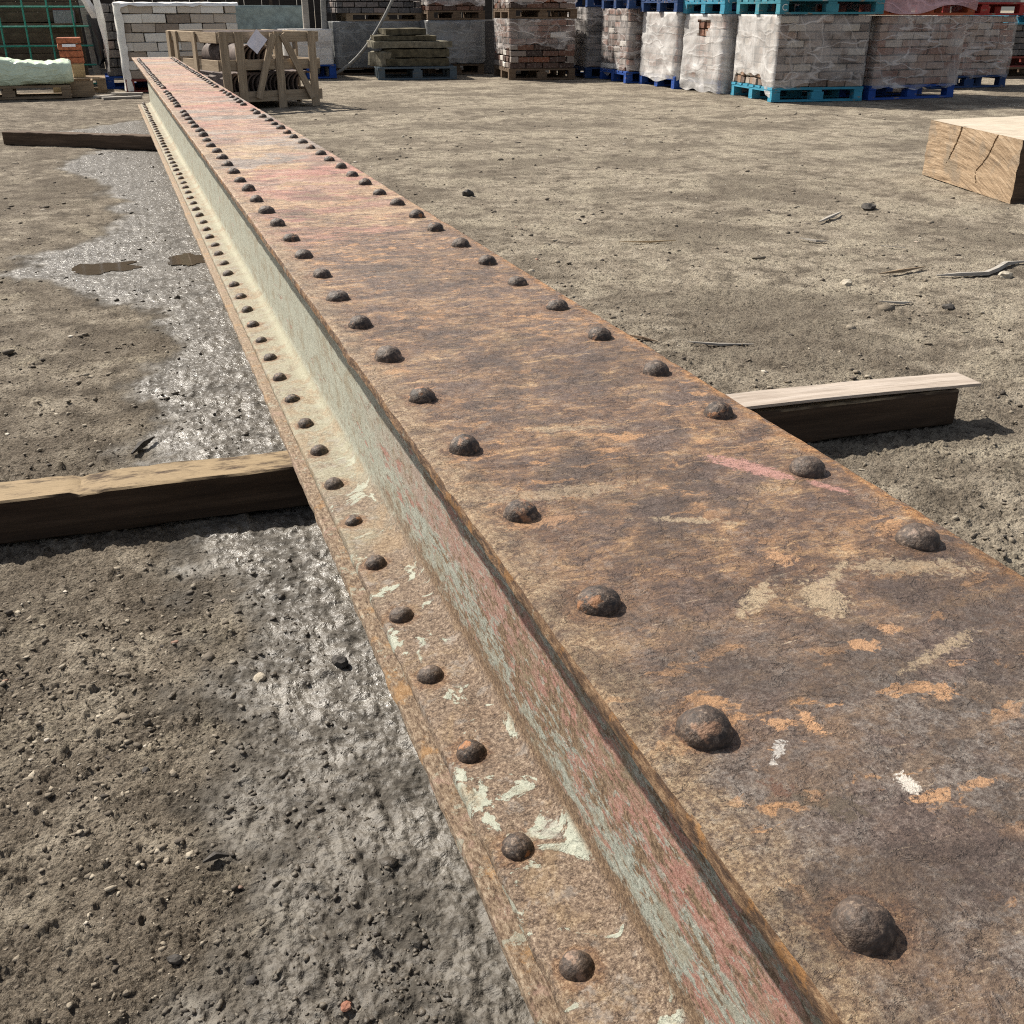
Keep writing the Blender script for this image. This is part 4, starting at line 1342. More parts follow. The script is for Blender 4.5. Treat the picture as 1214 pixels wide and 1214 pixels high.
# --- far right, part of a further stack on blue pallets
pack('brick_pack', 'dark slate pack at the right edge beyond the sunlit gap', 'brick pack', 12.15, 12.9, 0.30, R(-4), 1.2, 1.0, 0.40, M['bgrey'], film=None, seed=31, group=GP)
pallet('red brown pallet under the dark pack at the right edge', 12.15, 12.9, 0.144, R(-4), 1.2, 1.0, M['pdred'])
pallet('wooden pallet on the ground at the right edge of the yard', 12.15, 12.9, 0.0, R(-4), 1.2, 1.0, M['pald'])
pallet('blue pallet lying on the dark pack at the right edge', 12.1, 12.88, 0.705, R(-4), 1.3, 1.0, M['plight'])


# --- the row going back from the corner, their sunlit ends towards the girder
def tear(side, f, v):
    return side == 3 and 0.36 + 0.05 * math.sin(v * 17) < f < 0.63 + 0.04 * math.sin(v * 23) and 0.70 < v < 0.94 - 0.1 * abs(f - 0.5)


pallet('navy pallet half hidden by the torn white pack', 6.76, 11.52, 0.0, R(0.5), 1.05, 0.92, M['pnavy'], M['pnavy'])
pack('brick_pack', 'white wrapped pack with a torn hole showing pink bricks', 'brick pack', 6.75, 11.5, PH, R(0.5), 1.05, 0.93, 0.70, M['bmix'], film=M['filmw'], seed=11, group=GP, hem=rag(11, -0.17, -0.09, 4), hole=tear, amp=0.016, slump=0.03, side_len=0.102)
pallet('blue pallet on the torn white pack', 6.70, 11.48, 0.855, 0, 1.1, 0.98, M['plight'])
pack('brick_pack', 'upper pack above the torn white pack', 'brick pack', 6.74, 11.5, 0.855 + PH, 0, 1.0, 0.93, 0.7, M['bmix'], film=M['filmw'], seed=12, rows=1, group=GP, hem=rag(12, -0.06, 0.01))
pallet('bright blue pallet under the rumpled grey white pack, second in the row', 6.65, 12.47, 0.0, R(-3), 1.05, 1.12, M['pblue'])
pack('brick_pack', 'rumpled grey white wrapped pack, second along the receding row', 'brick pack', 6.68, 12.50, PH, R(-3), 1.02, 1.08, 0.72, M['bmix'], film=M['filmw'], seed=13, group=GP, hem=rag(13, -0.10, 0.0, 3), amp=0.016, slump=0.025)
pallet('dark blue pallet over the second pack along the row', 6.62, 12.46, 0.872, R(-3), 1.1, 1.12, M['pnavy'])
pack('brick_pack', 'upper pack over the second pack along the row', 'brick pack', 6.66, 12.5, 0.872 + PH, R(-3), 1.0, 1.05, 0.7, M['bmix'], film=M['filmw'], seed=14, rows=1, group=GP, hem=rag(14, -0.06, 0.01))
pallet('blue pallet under the third pack of the receding row', 6.56, 13.68, 0.0, R(-6), 1.05, 1.12, M['pblue'])
pack('brick_pack', 'clear wrapped red brick pack, third along the receding row', 'brick pack', 6.59, 13.70, PH, R(-6), 1.02, 1.10, 0.76, M['bred'], film=M['film'], seed=15, group=GP, hem=rag(15, -0.08, 0.05, 4), amp=0.013)
pallet('dark blue pallet over the third pack of the row', 6.55, 13.66, 0.91, R(-6), 1.1, 1.14, M['pnavy'])
pack('brick_pack', 'upper pack over the third pack of the row', 'brick pack', 6.59, 13.7, 0.91 + PH, R(-6), 1.0, 1.1, 0.6, M['bred'], film=M['film'], seed=16, rows=1, group=GP, hem=rag(16, -0.06, 0.01))
pallet('blue pallet at the shadowed far end of the row', 6.52, 14.95, 0.0, R(-6), 1.05, 1.2, M['pnavy'])
pack('brick_pack', 'dark shaded brick pack at the far end of the receding row', 'brick pack', 6.55, 14.98, PH, R(-6), 1.0, 1.15, 0.78, M['bgrey'], film=M['film'], seed=17, group=GP, hem=rag(17, -0.05, 0.05, 4))
pallet('navy pallet above the dark shaded far pack', 6.52, 14.95, 0.93, R(-6), 1.08, 1.2, M['pnavy'])

pack('brick_pack', 'unseen light blocking pack added behind the buff and crumpled packs', 'brick pack', 7.95, 11.55, 0.0, 0, 1.5, 1.0, 0.8, M['bgrey'], seed=71, rows=0, group=GP)  # added out of sight so no light shows through the pallet openings
pack('brick_pack', 'unseen light blocking pack added behind the half wrapped red bricks', 'brick pack', 5.45, 16.6, 0.0, 0, 1.0, 1.0, 0.75, M['bgrey'], seed=72, rows=0, group=GP)  # another unseen blocker, darkens the openings of the red brick pallets

# --- half wrapped red brick stack left of the row
YM = R(-9)
pallet('brown wooden pallet on the ground under the half wrapped red bricks', 5.34, 14.93, 0.0, YM, 0.96, 1.25, M['pald'])


def half(side, f):
    base = 0.27 if side == 0 else 0.22
    v = base + 0.05 * math.sin(f * 5 + side) + 0.03 * mnoise.noise(Vector((f * 9, side, 0)))
    if side == 0 and f > 0.55:
        v += 0.05 * (f - 0.55)
    return v


pack('brick_pack', 'stack of sooty red bricks with film only round its upper half', 'brick pack', 5.36, 14.94, PH, YM, 0.93, 1.22, 0.63, M['bred'], bh=0.066, film=M['film'], seed=21, group=GP, hem=half, amp=0.011)
pallet('brown wooden pallet on the half wrapped red bricks', 5.34, 14.93, 0.783, YM, 0.97, 1.25, M['pald'], h=0.125)
pack('brick_pack', 'upper courses of red bricks on the brown pallet', 'brick pack', 5.36, 14.94, 0.783 + 0.125, YM, 0.93, 1.2, 0.15, M['bred'], film=M['film'], seed=22, group=GP, hem=rag(22, 0.03, 0.11))
# --- grey wrapped stack between slabs and red bricks
pallet('wooden pallet behind the mossy slabs', 4.62, 16.5, 0.0, R(-4), 0.86, 1.0, M['pald'])
pack('brick_pack', 'grey film wrapped pack between the mossy slabs and the red bricks', 'brick pack', 4.62, 16.5, PH, R(-4), 0.86, 1.0, 0.60, M['bgrey'], film=M['filmg'], seed=23, group=GP, hem=rag(23, -0.03, 0.08, 4), amp=0.012)
pallet('dark wooden pallet over the grey film pack behind the slabs', 4.62, 16.5, 0.757, R(-4), 0.88, 1.0, M['pald'], h=0.125)
pack('brick_pack', 'dark red bricks on the pallet over the grey film pack', 'brick pack', 4.64, 16.5, 0.757 + 0.125, R(-4), 0.84, 0.98, 0.20, M['bred'], seed=24, group=GP, film=M['film'], hem=rag(24, 0.05, 0.12))
# --- dark stacks behind the slabs
pack('brick_pack', 'smooth grey wrapped pack behind the slack rope', 'brick pack', 3.30, 17.0, 0.10, R(-2), 1.32, 1.0, 0.63, M['bgrey'], film=M['filmg'], seed=25, group=GP, rows=4, amp=0.008)
pallet('plain wooden pallet under the smooth grey wrapped pack', 3.30, 17.0, 0.0, R(-2), 1.32, 1.0, M['pald'], h=0.10)
pallet('pale wooden pallet on the smooth grey wrapped pack', 3.50, 17.0, 0.735, R(-2), 1.16, 1.0, M['palw'], h=0.11)
pack('brick_pack', 'uncovered dark slate bricks above the slack rope', 'brick pack', 3.36, 17.0, 0.845, R(-2), 1.3, 1.0, 0.24, M['bgrey'], seed=26, group=GP, bl=0.17, bh=0.06)

# letter C on the teal pallet's left front block
cu = bpy.data.curves.new('letter_c', 'FONT')
cu.body = 'C'
cu.size = 0.088
cu.extrude = 0.0008
cu.align_x = 'CENTER'
cu.align_y = 'CENTER'
cu.materials.append(M['letter'])
teal = [o for o in S.objects if o.get('label', '').startswith('teal pallet with')][0]
lc = bpy.data.objects.new('letter_c', cu)
COL.objects.link(lc)
lc.parent = teal
lc.location = (0.052, -0.0045, 0.062)
lc.rotation_euler = (R(90), 0, 0)

# ------------------------------------------------------------------ mossy stone slabs on a blue grey pallet
pallet('blue grey pallet under the mossy stone slabs', 3.60, 15.55, 0.0, R(-10), 1.12, 1.0, M['pgrey'], h=0.165)


def slab_stone(label, x, y, z, yaw, w, d, h, mat, seed):
    nx_, ny_, nz_ = 12, 8, 3
    bm = bmesh.new()
    bmesh.ops.create_cube(bm, size=1)
    bmesh.ops.subdivide_edges(bm, edges=bm.edges[:], cuts=5, use_grid_fill=True)
    for v in bm.verts:
        c = Vector((v.co.x * w, v.co.y * d, v.co.z * h))
        k = Vector((mnoise.noise(c * 5 + Vector((seed, 0, 0))), mnoise.noise(c * 5 + Vector((0, seed, 0))), mnoise.noise(c * 6 + Vector((0, 0, seed)))))
        v.co = c + Vector((k.x * 0.03, k.y * 0.03, k.z * 0.016))
        if abs(v.co.z) > h * 0.42 and (abs(c.x) > w * 0.48 or abs(c.y) > d * 0.48):
            v.co.z *= 0.86
    me = bpy.data.meshes.new('stone_slab')
    bm.to_mesh(me)
    bm.free()
    me.materials.append(mat)
    o = link('stone_slab', me, None, (x, y, z + h / 2), (0, 0, yaw))
    tag(o, label, 'stone slab', 'mossy stone slabs piled on the pallet')


slab_stone('lowest thick mossy slab resting on the blue grey pallet', 4.24, 15.95, 0.165, R(-9), 0.92, 0.8, 0.112, M['slab'], 1)
slab_stone('second mossy slab from the bottom of the pile', 4.26, 15.97, 0.280, R(-10), 0.93, 0.8, 0.118, M['slab'], 4)
slab_stone('broad pale slab midway up the mossy pile', 4.18, 16.02, 0.402, R(-6), 1.12, 0.85, 0.092, M['slabl'], 7)
slab_stone('thin slab second from the top of the mossy pile', 4.10, 16.02, 0.497, R(-8), 0.86, 0.7, 0.070, M['slab'], 9)
slab_stone('small topmost slab of the mossy pile', 4.10, 16.05, 0.570, R(-4), 0.58, 0.6, 0.085, M['slab'], 13)
slab_stone('short broken mossy stone at the left end of the pile', 3.72, 15.82, 0.165, R(20), 0.20, 0.4, 0.20, M['slabl'], 17)

# ------------------------------------------------------------------ the crate of curved tiles
cr = thing('wooden_crate', 'open weathered wooden crate of curved tiles with diagonal braces', 'crate', (1.05, 11.24, 0), R(17))
CW, CD, CHT = 1.05, 1.30, 0.70


def slat(name, a, b, wd, th, axis_out, parent=cr):
    """board from a to b, wd wide; axis_out is the face normal"""
    a, b, n_ = Vector(a), Vector(b), Vector(axis_out).normalized()
    X = (b - a).normalized()
    Yv = n_.cross(X).normalized()
    m = Matrix((X, Yv, n_)).transposed().to_4x4()
    o = link(name, box_me((b - a).length, wd, th, rnd.randrange(4), 0.003, 0.002), parent, (a + b) / 2, m.to_euler(), M['crate'])
    return o


FRONT, LEFT = (0, -1, 0), (-1, 0, 0)
for zc, wd in ((0.655, 0.095), (0.405, 0.095), (0.115, 0.10)):
    slat('rail', (0, 0, zc), (CW + 0.02, 0, zc), wd, 0.022, FRONT)
    slat('rail', (0, CD, zc), (CW, CD, zc), wd, 0.022, FRONT)
    slat('rail', (0.0, 0.014, zc - 0.002), (0.0, CD - 0.014, zc - 0.002), wd, 0.022, LEFT)
    slat('rail', (CW, 0.014, zc - 0.002), (CW, CD - 0.014, zc - 0.002), wd, 0.022, LEFT)
for f in (0.045, 0.195, 0.585, 0.935):
    slat('post', (CW * f, -0.024, 0.0), (CW * f, -0.024, CHT + 0.005), 0.085, 0.022, FRONT)
for f in (0.05, 0.5, 0.95):
    slat('post', (CW * f, CD + 0.024, 0.0), (CW * f, CD + 0.024, CHT), 0.085, 0.022, FRONT)
for xx in (-0.024, CW + 0.024):
    for f in (0.42, 0.80, 0.95):
        slat('post', (xx, CD * f, 0.0), (xx, CD * f, CHT), 0.085, 0.022, LEFT)
slat('brace', (CW * 0.53, -0.048, CHT - 0.02), (CW * 0.33, -0.048, 0.10), 0.062, 0.022, FRONT)
slat('brace', (CW * 0.62, -0.048, CHT - 0.02), (CW * 0.90, -0.048, 0.08), 0.062, 0.022, FRONT)
for i in range(6):
    slat('floor_board', (0.02, 0.12 + i * 0.21, 0.075), (CW - 0.02, 0.12 + i * 0.21, 0.075), 0.15, 0.02, (0, 0, 1))


def tile_me(L=0.42, r=0.12, th=0.016):
    V, F = [], []
    n_ = 12
    for e in (0, L):
        for rad in (r, r - th):
            for i in range(n_ + 1):
                a = math.pi * i / n_
                V.append((e, math.cos(a) * rad, math.sin(a) * rad))
    k = n_ + 1
    for i in range(n_):
        F.append((i, i + 1, 2 * k + i + 1, 2 * k + i))
        F.append((k + i + 1, k + i, 3 * k + i, 3 * k + i + 1))
        F.append((i + 1, i, k + i, k + i + 1))
        F.append((2 * k + i, 2 * k + i + 1, 3 * k + i + 1, 3 * k + i))
    F.append((0, 2 * k, 3 * k, k))
    F.append((n_, k + n_, 3 * k + n_, 2 * k + n_))
    return me_np('ridge_tile', V, F, M['tile'], True, 40)


TM = tile_me()
crm = Matrix.Translation((1.05, 11.24, 0)) @ Matrix.Rotation(R(17), 4, 'Z')


def put_tile(lx, ly, lz, rot, label, group):
    m = crm @ Matrix.Translation((lx, ly, lz)) @ Euler(rot).to_matrix().to_4x4()
    o = link('ridge_tile', TM)
    o.matrix_world = m
    tag(o, label, 'tile', group)


for yy, z0, n_, x00 in ((0.05, 0.215, 17, 0.16), (0.50, 0.215, 17, 0.16), (0.86, 0.215, 17, 0.16), (0.08, 0.470, 7, 0.36), (0.56, 0.470, 7, 0.34)):
    for i in range(n_):
        m_ = Euler((0, 0, R(90 + rnd.uniform(-3, 3)))).to_matrix() @ Euler((R(-68 + rnd.uniform(-4, 4) + (14 - i * 1.2 if z0 > 0.3 else 0)), 0, 0)).to_matrix()
        put_tile(x00 + i * 0.048, yy + rnd.uniform(-0.012, 0.012), z0 - (0.004 * i if z0 > 0.3 else 0), m_.to_euler(),
                 'curved dark clay tile nested on edge in the wooden crate', 'nested curved tiles inside the crate')
for i, lx in enumerate((0.16, 0.44, 0.72)):
    put_tile(lx, 0.75, 0.585, (0, 0, R(4 * i)), ['dark curved tile lying topmost at the left of the crate', 'dark curved tile lying on top near the paper note', 'dark curved tile lying on top at the right of the crate'][i], 'tiles lying across the top of the crate')

# paper note hung cornerwise on the crate
ps = 0.112
nn = 8
PV = [((i / nn - .5) * ps * 1.25, 0.006 * math.sin(i * 0.9 + j * 0.5), (j / nn - .5) * ps * 1.25) for j in range(nn + 1) for i in range(nn + 1)]
PF = [(j * (nn + 1) + i, j * (nn + 1) + i + 1, (j + 1) * (nn + 1) + i + 1, (j + 1) * (nn + 1) + i) for j in range(nn) for i in range(nn)]
pm = me_np('paper_note', PV, PF, M['paper'], True)
po = link('paper_note', pm)
po.matrix_world = crm @ Matrix.Translation((0.375, -0.062, 0.615)) @ Matrix.Rotation(R(42), 4, 'Y') @ Matrix.Diagonal((1.0, 1, 1.25, 1))
tag(po, 'creased white paper note hanging cornerwise on the wooden crate', 'note')

# ------------------------------------------------------------------ pale stone block pack behind the girder's far end
pallet('dull red pallet under the pale stone blocks', 0.20, 14.15, 0.0, 0, 1.38, 1.0, M['pdred'])
pk_ = pack('stone_block_pack', 'big pack of pale stone blocks with white film on top and side', 'block pack', 0.22, 14.17, PH, 0, 1.36, 1.0, 0.81, M['bcream'], bl=0.25, bh=0.098, bd=0.12, gap=0.007, seed=41)
# its white film, drawn back from the front: left strip and top
FV, FF = [], []
for i in range(25):
    z = -0.13 + 0.95 * i / 24
    for k, (xx, yy) in enumerate(((0.055, -0.02), (0.0, -0.028), (-0.03, 0.0), (-0.03, 0.25), (-0.028, 0.98))):
        w_ = 0.018 * mnoise.noise(Vector((z * 9, k * 1.7, 2))) + (0.03 * mnoise.noise(Vector((z * 14, 3, k))) if k == 0 else 0)
        FV.append((xx + w_, yy, z))
for i in range(24):
    for k in range(4):
        FF.append((i * 5 + k, i * 5 + k + 1, i * 5 + k + 6, i * 5 + k + 5))
link('side_wrap', me_np('side_wrap', FV, FF, M['white'], True), pk_)
FV, FF = [], []
for i in range(33):
    for k, (yy, zz_) in enumerate(((-0.022, 0.79), (-0.012, 0.822), (0.1, 0.832), (0.5, 0.835), (1.0, 0.825))):
        xx = -0.03 + 1.42 * i / 32
        FV.append((xx, yy, zz_ + 0.012 * mnoise.noise(Vector((xx * 8, k, 9))) + (0.015 * mnoise.noise(Vector((xx * 11, 4, 1))) if k == 0 else 0)))
for i in range(32):
    for k in range(4):
        FF.append((i * 5 + k, i * 5 + k + 1, i * 5 + k + 6, i * 5 + k + 5))
link('top_wrap', me_np('top_wrap', FV, FF, M['white'], True), pk_)

# dark pack left of it, with torn white film either side
pallet('blue pallet under the narrow dark slate pack', -0.02, 14.9, 0.0, 0, 0.9, 0.9, M['pblue'])
dp = pack('brick_pack', 'narrow dark slate pack beside the pale stone blocks', 'brick pack', 0.02, 14.92, PH, 0, 0.85, 0.85, 0.82, M['bgrey'], seed=43, group=GP, bl=0.24, bh=0.09)


def rag_sheet(label, pts, y, seed, cat='film', name='torn_film'):
    """hanging scrap of white wrap: left and right outlines by height"""
    V, F = [], []
    for i, (z, xl, xr) in enumerate(pts):
        for k in range(5):
            f = k / 4
            V.append((xl + (xr - xl) * f + 0.012 * mnoise.noise(Vector((z * 14, k * 2, seed))), y + 0.03 * mnoise.noise(Vector((z * 8, f * 4, seed + 3))) - 0.02 * math.sin(f * 3.1), z))
    for i in range(len(pts) - 1):
        for k in range(4):
            F.append((i * 5 + k, i * 5 + k + 1, i * 5 + k + 6, i * 5 + k + 5))
    o = link(name, me_np(name, V, F, M['white'], True))
    tag(o, label, cat)


rag_sheet('white torn film flap hanging over the black polythene', [(1.1, -0.22, -0.10), (0.98, -0.14, -0.05), (0.90, -0.12, 0.0), (0.84, -0.09, 0.05), (0.80, -0.07, 0.03)], 15.25, 1)
rag_sheet('ragged white film strip down the left of the slate pack', [(1.05, -0.03, 0.05), (0.9, -0.01, 0.07), (0.75, 0.0, 0.09), (0.6, 0.02, 0.085), (0.45, 0.035, 0.075), (0.3, 0.035, 0.055), (0.2, 0.03, 0.05)], 14.88, 5)
# black polythene bundle
V = []
F = []
for i, (z, xl, xr) in enumerate(((0.84, -0.13, 0.06), (0.7, -0.12, 0.075), (0.55, -0.11, 0.085), (0.42, -0.10, 0.08), (0.34, -0.09, 0.05), (0.25, -0.09, -0.04))):
    for (a, b) in ((xl, 15.45), (xl + 0.03, 15.38), ((xl + xr) / 2, 15.36), (xr - 0.02, 15.38), (xr, 15.46), ((xl + xr) / 2, 15.7)):
        V.append((a, b, z))
for i in range(5):
    for k in range(6):
        F.append((i * 6 + k, i * 6 + (k + 1) % 6, (i + 1) * 6 + (k + 1) % 6, (i + 1) * 6 + k))
F += [(5, 4, 3, 2, 1, 0), (30, 31, 32, 33, 34, 35)]
bb = link('polythene_bundle', me_np('polythene_bundle', V, F, M['black'], True, 50))
tag(bb, 'black polythene bundle hanging between grey post and slate pack', 'bundle')
o = box('timber_post', 0.09, 0.09, 1.2, (-0.13, 15.75, 0.6), M['silver'], None, (0, R(-3), 0), 0, 0.004, 0.006)
tag(o, 'weathered silver grey post left of the black polythene', 'post')

# brown board stack behind green wire mesh
bs = thing('board_stack', 'tall brown stack of boards behind the green wire mesh', 'board stack', (-1.9, 15.95, 0.0))
for i in range(9):
    box('board', 1.68, 0.5, 0.118, (0.84, 0.25 + rnd.uniform(-.01, .01), 0.075 + i * 0.122), M['board'], bs, (0, 0, rnd.uniform(-.006, .006)), i % 4, 0.004, 0.004)
for i in range(2):
    box('bearer', 1.6, 0.09, 0.014, (0.84, 0.12 + i * 0.26, 0.008), M['pald'], bs)
gs = box('granite_sett', 0.25, 0.10, 0.15, (-0.40, 15.87, 0.815), M['granite'], None, (0, 0, 0), 1, 0.006, 0.006)
gs.location = (-0.40, 15.86, 0.815)
tag(gs, 'small grey granite block caught behind the green wire mesh', 'stone')
lg = box('ledge_board', 0.5, 0.11, 0.03, (-0.42, 15.87, 0.722), M['pald'], None, (0, 0, 0), 0, 0.002)
tag(lg, 'dark ledge board under the small granite block', 'board')
o = box('packing_strip', 0.25, 0.09, 0.02, (-0.40, 15.865, 0.903), M['pdred'], None, (0, 0, 0), 0, 0.002)
tag(o, 'thin dark red strip lying on the granite block', 'strip')

gm = thing('wire_mesh_panel', 'green coated wire mesh panel standing before the brown boards', 'mesh panel', (-1.9, 15.6, 0.0))
for i in range(6):
    xx = 0.18 + i * 0.285
    o = link('wire', box_me(0.016, 0.016, 1.22, 0), gm, (xx, 0, 0.61), (0, 0, R(45)), M['mesh'])
for i in range(6):
    o = link('wire', box_me(1.80, 0.015, 0.015, 0), gm, (0.90, -0.0165, 0.05 + i * 0.225 - 0.02), (R(45), 0, 0), M['mesh'])

# terracotta stack and offcut
tan_o = box('timber_offcut', 0.13, 0.22, 0.15, (-0.31, 14.62, 0.235), M['tan'], None, (0, 0, R(6)), 0, 0.004, 0.004)
tag(tan_o, 'tan timber offcut under the terracotta blocks', 'offcut')
pallet('low pallet behind the green white bundle', -0.62, 14.3, 0.0, 0, 0.6, 0.7, M['palw'], h=0.158)
for i in range(4):
    z0 = 0.311 + i * 0.073
    o = box('clay_block', 0.265, 0.16, 0.066, (-0.36 + rnd.uniform(-.008, .008), 14.62, z0 + 0.034), M['clay'], None, (0, 0, R(rnd.uniform(-4, 4))), i, 0.004, 0.007)
    tag(o, ['lowest terracotta block on the tan offcut', 'second terracotta block from the bottom of its stack', 'third terracotta block with white paper on it', 'topmost terracotta block of the small stack'][i], 'clay block', 'stacked terracotta blocks')
o = box('paper_slip', 0.15, 0.012, 0.03, (-0.37, 14.531, 0.512), M['paper'], None, (0, 0, 0), 0, 0.001)
tag(o, 'white paper slip on the front of the terracotta blocks', 'paper')

# bundle in green tinted film on a long pallet
pal_o = pallet('long pale wooden pallet under the green white wrapped bundle', -1.7, 13.45, 0.0, R(2), 1.30, 0.55, M['palw'], h=0.135)
gb = thing('wrapped_bundle', 'long low bundle wrapped in green white film on the wooden pallet', 'bundle', (-1.75, 13.42, 0.137), R(2))


def bundle():
    w, d, h = 1.40, 0.56, 0.30
    nx_, npf = 60, 26
    V, F = [], []
    for i in range(nx_ + 1):
        f = i / nx_
        e = min(1, (1 - f) / 0.05) ** 0.5
        for k in range(npf):
            a = 2 * math.pi * k / npf
            sy = math.copysign(abs(math.cos(a)) ** 0.35, math.cos(a))
            sz = math.copysign(abs(math.sin(a)) ** 0.45, math.sin(a))
            y = d / 2 + sy * d / 2 * (0.82 + 0.18 * e)
            hh = h * (0.93 + 0.10 * math.sin(f * 5.2 + 0.6))
            z = hh / 2 + sz * hh / 2 * (0.8 + 0.2 * e)
            n_ = mnoise.noise(Vector((f * 4 + z * 5, y * 6, z * 30))) * 0.022 + mnoise.noise(Vector((f * 24, y * 9, z * 12))) * 0.020 * (1 if sz > 0.5 else 0.35)
            V.append((f * w, y + sy * n_, max(0.002, z + sz * n_)))
    for i in range(nx_):
        for k in range(npf):
            F.append((i * npf + k, i * npf + (k + 1) % npf, (i + 1) * npf + (k + 1) % npf, (i + 1) * npf + k))
    F += [tuple(range(npf))[::-1], tuple(nx_ * npf + k for k in range(npf))]
    link('film_wrap', me_np('film_wrap', V, F, M['filmgreen'], True, 60), gb)
    box('timber_core', w - 0.12, d - 0.16, h - 0.12, (w / 2, d / 2, h / 2 - 0.015), M['tan'], gb)


bundle()
box_o = thing('timber_box', 'open pale timber box frame beside the green white bundle', 'box', (-0.40, 13.60, 0))
for (w_, d_, x_, y_) in ((0.24, 0.02, 0.12, 0.0), (0.24, 0.02, 0.12, 0.42), (0.02, 0.40, 0.01, 0.21), (0.02, 0.40, 0.23, 0.21)):
    box('side_board', w_, d_, 0.17, (x_, y_, 0.087), M['palw'], box_o, var=1, jit=0.002)
box('side_board', 0.198, 0.398, 0.015, (0.12, 0.21, 0.12), M['palw'], box_o)

for i, (x_, y_, L_, ya, lb) in enumerate(((-0.08, 13.1, 0.42, 12, 'broken grey plank on the dirt before the blue pallet'), (0.02, 13.75, 0.35, -8, 'short grey plank by the dull red pallet'), (-0.15, 13.3, 0.25, 40, 'splintered plank end beside the timber box'))):
    o = beam_timber('plank', L_, 0.09, 0.025, M['silver'], None, (x_, y_, 0.015), (0, 0, R(ya)), 14, 0.002, i)
    tag(o, lb, 'plank')

# tarpaulin pack, post, white block on blue pallet
tp_ = thing('tarpaulin_pack', 'grey green tarpaulin covered pack behind the crate', 'pack', (1.60, 17.0, 0.0))
link('film_wrap', film_me(1.26, 0.9, 0.78, 51, M['tarp'], amp=0.010, hem=lambda s_, f: 0.0), tp_, (0, 0, 0.165))
box('inner_core', 1.22, 0.86, 0.76, (0.63, 0.45, 0.545), M['board'], tp_)
pallet('wooden pallet under the grey green tarpaulin pack', 1.60, 17.0, 0.0, 0, 1.26, 0.9, M['pald'])
rk = thing('dark_rack', 'black open rack standing behind the tarpaulin pack', 'rack', (1.5, 18.1, 0))
for i in range(4):
    box('shelf', 1.6, 0.6, 0.03, (0.8, 0.3, 0.25 + i * 0.33), M['black'], rk)
for i in range(4):
    box('upright', 0.05, 0.05, 1.35, (0.03 + i * 0.51, -0.03, 0.675), M['pald'], rk)
o = box('timber_post', 0.085, 0.07, 1.25, (2.83, 16.62, 0.625), M['silver'], None, (0, 0, 0), 2, 0.004, 0.006)
tag(o, 'pale scarred post right of the tarpaulin pack', 'post')
pallet('deep blue pallet under the small white wrapped block', 2.42, 16.18, 0.0, 0, 0.72, 0.8, M['pblue'], h=0.185)
wb_ = pack('brick_pack', 'small white wrapped pack on the deep blue pallet beside the crate', 'brick pack', 2.44, 16.2, 0.185, 0, 0.66, 0.75, 0.455, M['bcream'], film=M['filmw'], seed=61, group=GP, amp=0.006, bl=0.3, bh=0.1)

# grey hanging strap and slack rope
def tube(name, pts, r, mat, label, cat):
    cu = bpy.data.curves.new(name, 'CURVE')
    cu.dimensions = '3D'
    cu.bevel_depth = r
    cu.bevel_resolution = 2
    sp = cu.splines.new('POLY')
    sp.points.add(len(pts) - 1)
    for p_, q_ in zip(sp.points, pts):
        p_.co = tuple(q_) + (1,)
    cu.materials.append(mat)
    o = bpy.data.objects.new(name, cu)
    COL.objects.link(o)
    tag(o, label, cat)
    to_mesh(o)


def to_mesh(o):
    bpy.context.view_layer.update()
    me = bpy.data.meshes.new_from_object(o.evaluated_get(bpy.context.evaluated_depsgraph_get()))
    m2 = bpy.data.objects.new(o.name, me)
    COL.objects.link(m2)
    m2.parent = o.parent
    m2.location = o.location
    m2.rotation_euler = o.rotation_euler
    for k in ('label', 'category'):
        if o.get(k):
            m2[k] = o[k]
    nm = o.name
    bpy.data.objects.remove(o)
    m2.name = nm
    return m2


to_mesh(lc)
tube('pole', [(3.08, 16.55, 0.0), (3.06, 16.5, 0.5), (3.085, 16.5, 1.4)], 0.04, M['strap'], 'grey pole standing between white pack and grey wrapped pack', 'pole')
tube('rope', [(3.14 + 0.95 * f ** 1.0, 16.35, 0.05 + 0.35 * f + 0.68 * f ** 2) for f in [i / 14 for i in range(15)]], 0.022, M['strap'], 'slack grey rope slanting down in front of the wrapped pack', 'rope')

# added dark backdrop: fills gaps between stacks, raised to darken puddle reflections
wl = thing('dark_backdrop', 'added dark board backdrop behind the stacks, tall to darken puddle reflections', 'wall', (-6, 20.2, 0))
for i in range(70):
    box('plank', 0.292, 0.03, 4.2, (0.15 + i * 0.30, rnd.uniform(-.004, .004), 2.1), M['backdrop'], wl, var=i % 3, jit=0.003)
for zc in (0.3, 2.0, 3.8):
    box('rail', 21.0, 0.06, 0.1, (10.5, 0.06, zc), M['backdrop'], wl)

# ------------------------------------------------------------------ separate stones, splinters and sticks
def stone(x, y, r, mat, label, flat=0.6, seed=0, rough=0.35):
    bm = bmesh.new()
    bmesh.ops.create_icosphere(bm, subdivisions=2, radius=1)
    for v in bm.verts:
        c = v.co.copy()
        k = 1 + rough * mnoise.noise(c * 1.3 + Vector((seed * 5.1, 0, 0))) + 0.18 * mnoise.noise(c * 3.1 + Vector((0, seed * 3.3, 0)))
        v.co = Vector((c.x * r * 1.15 * k, c.y * r * 0.95 * k, c.z * r * flat * k))
    me = bpy.data.meshes.new('stone')
    bm.to_mesh(me)
    bm.free()
    me.materials.append(mat)
    o = link('stone', me, None, (x, y, gz_at(x, y) + r * flat * 0.45), (0, 0, seed))
    tag(o, label, 'stone', 'separate stones on the dirt')


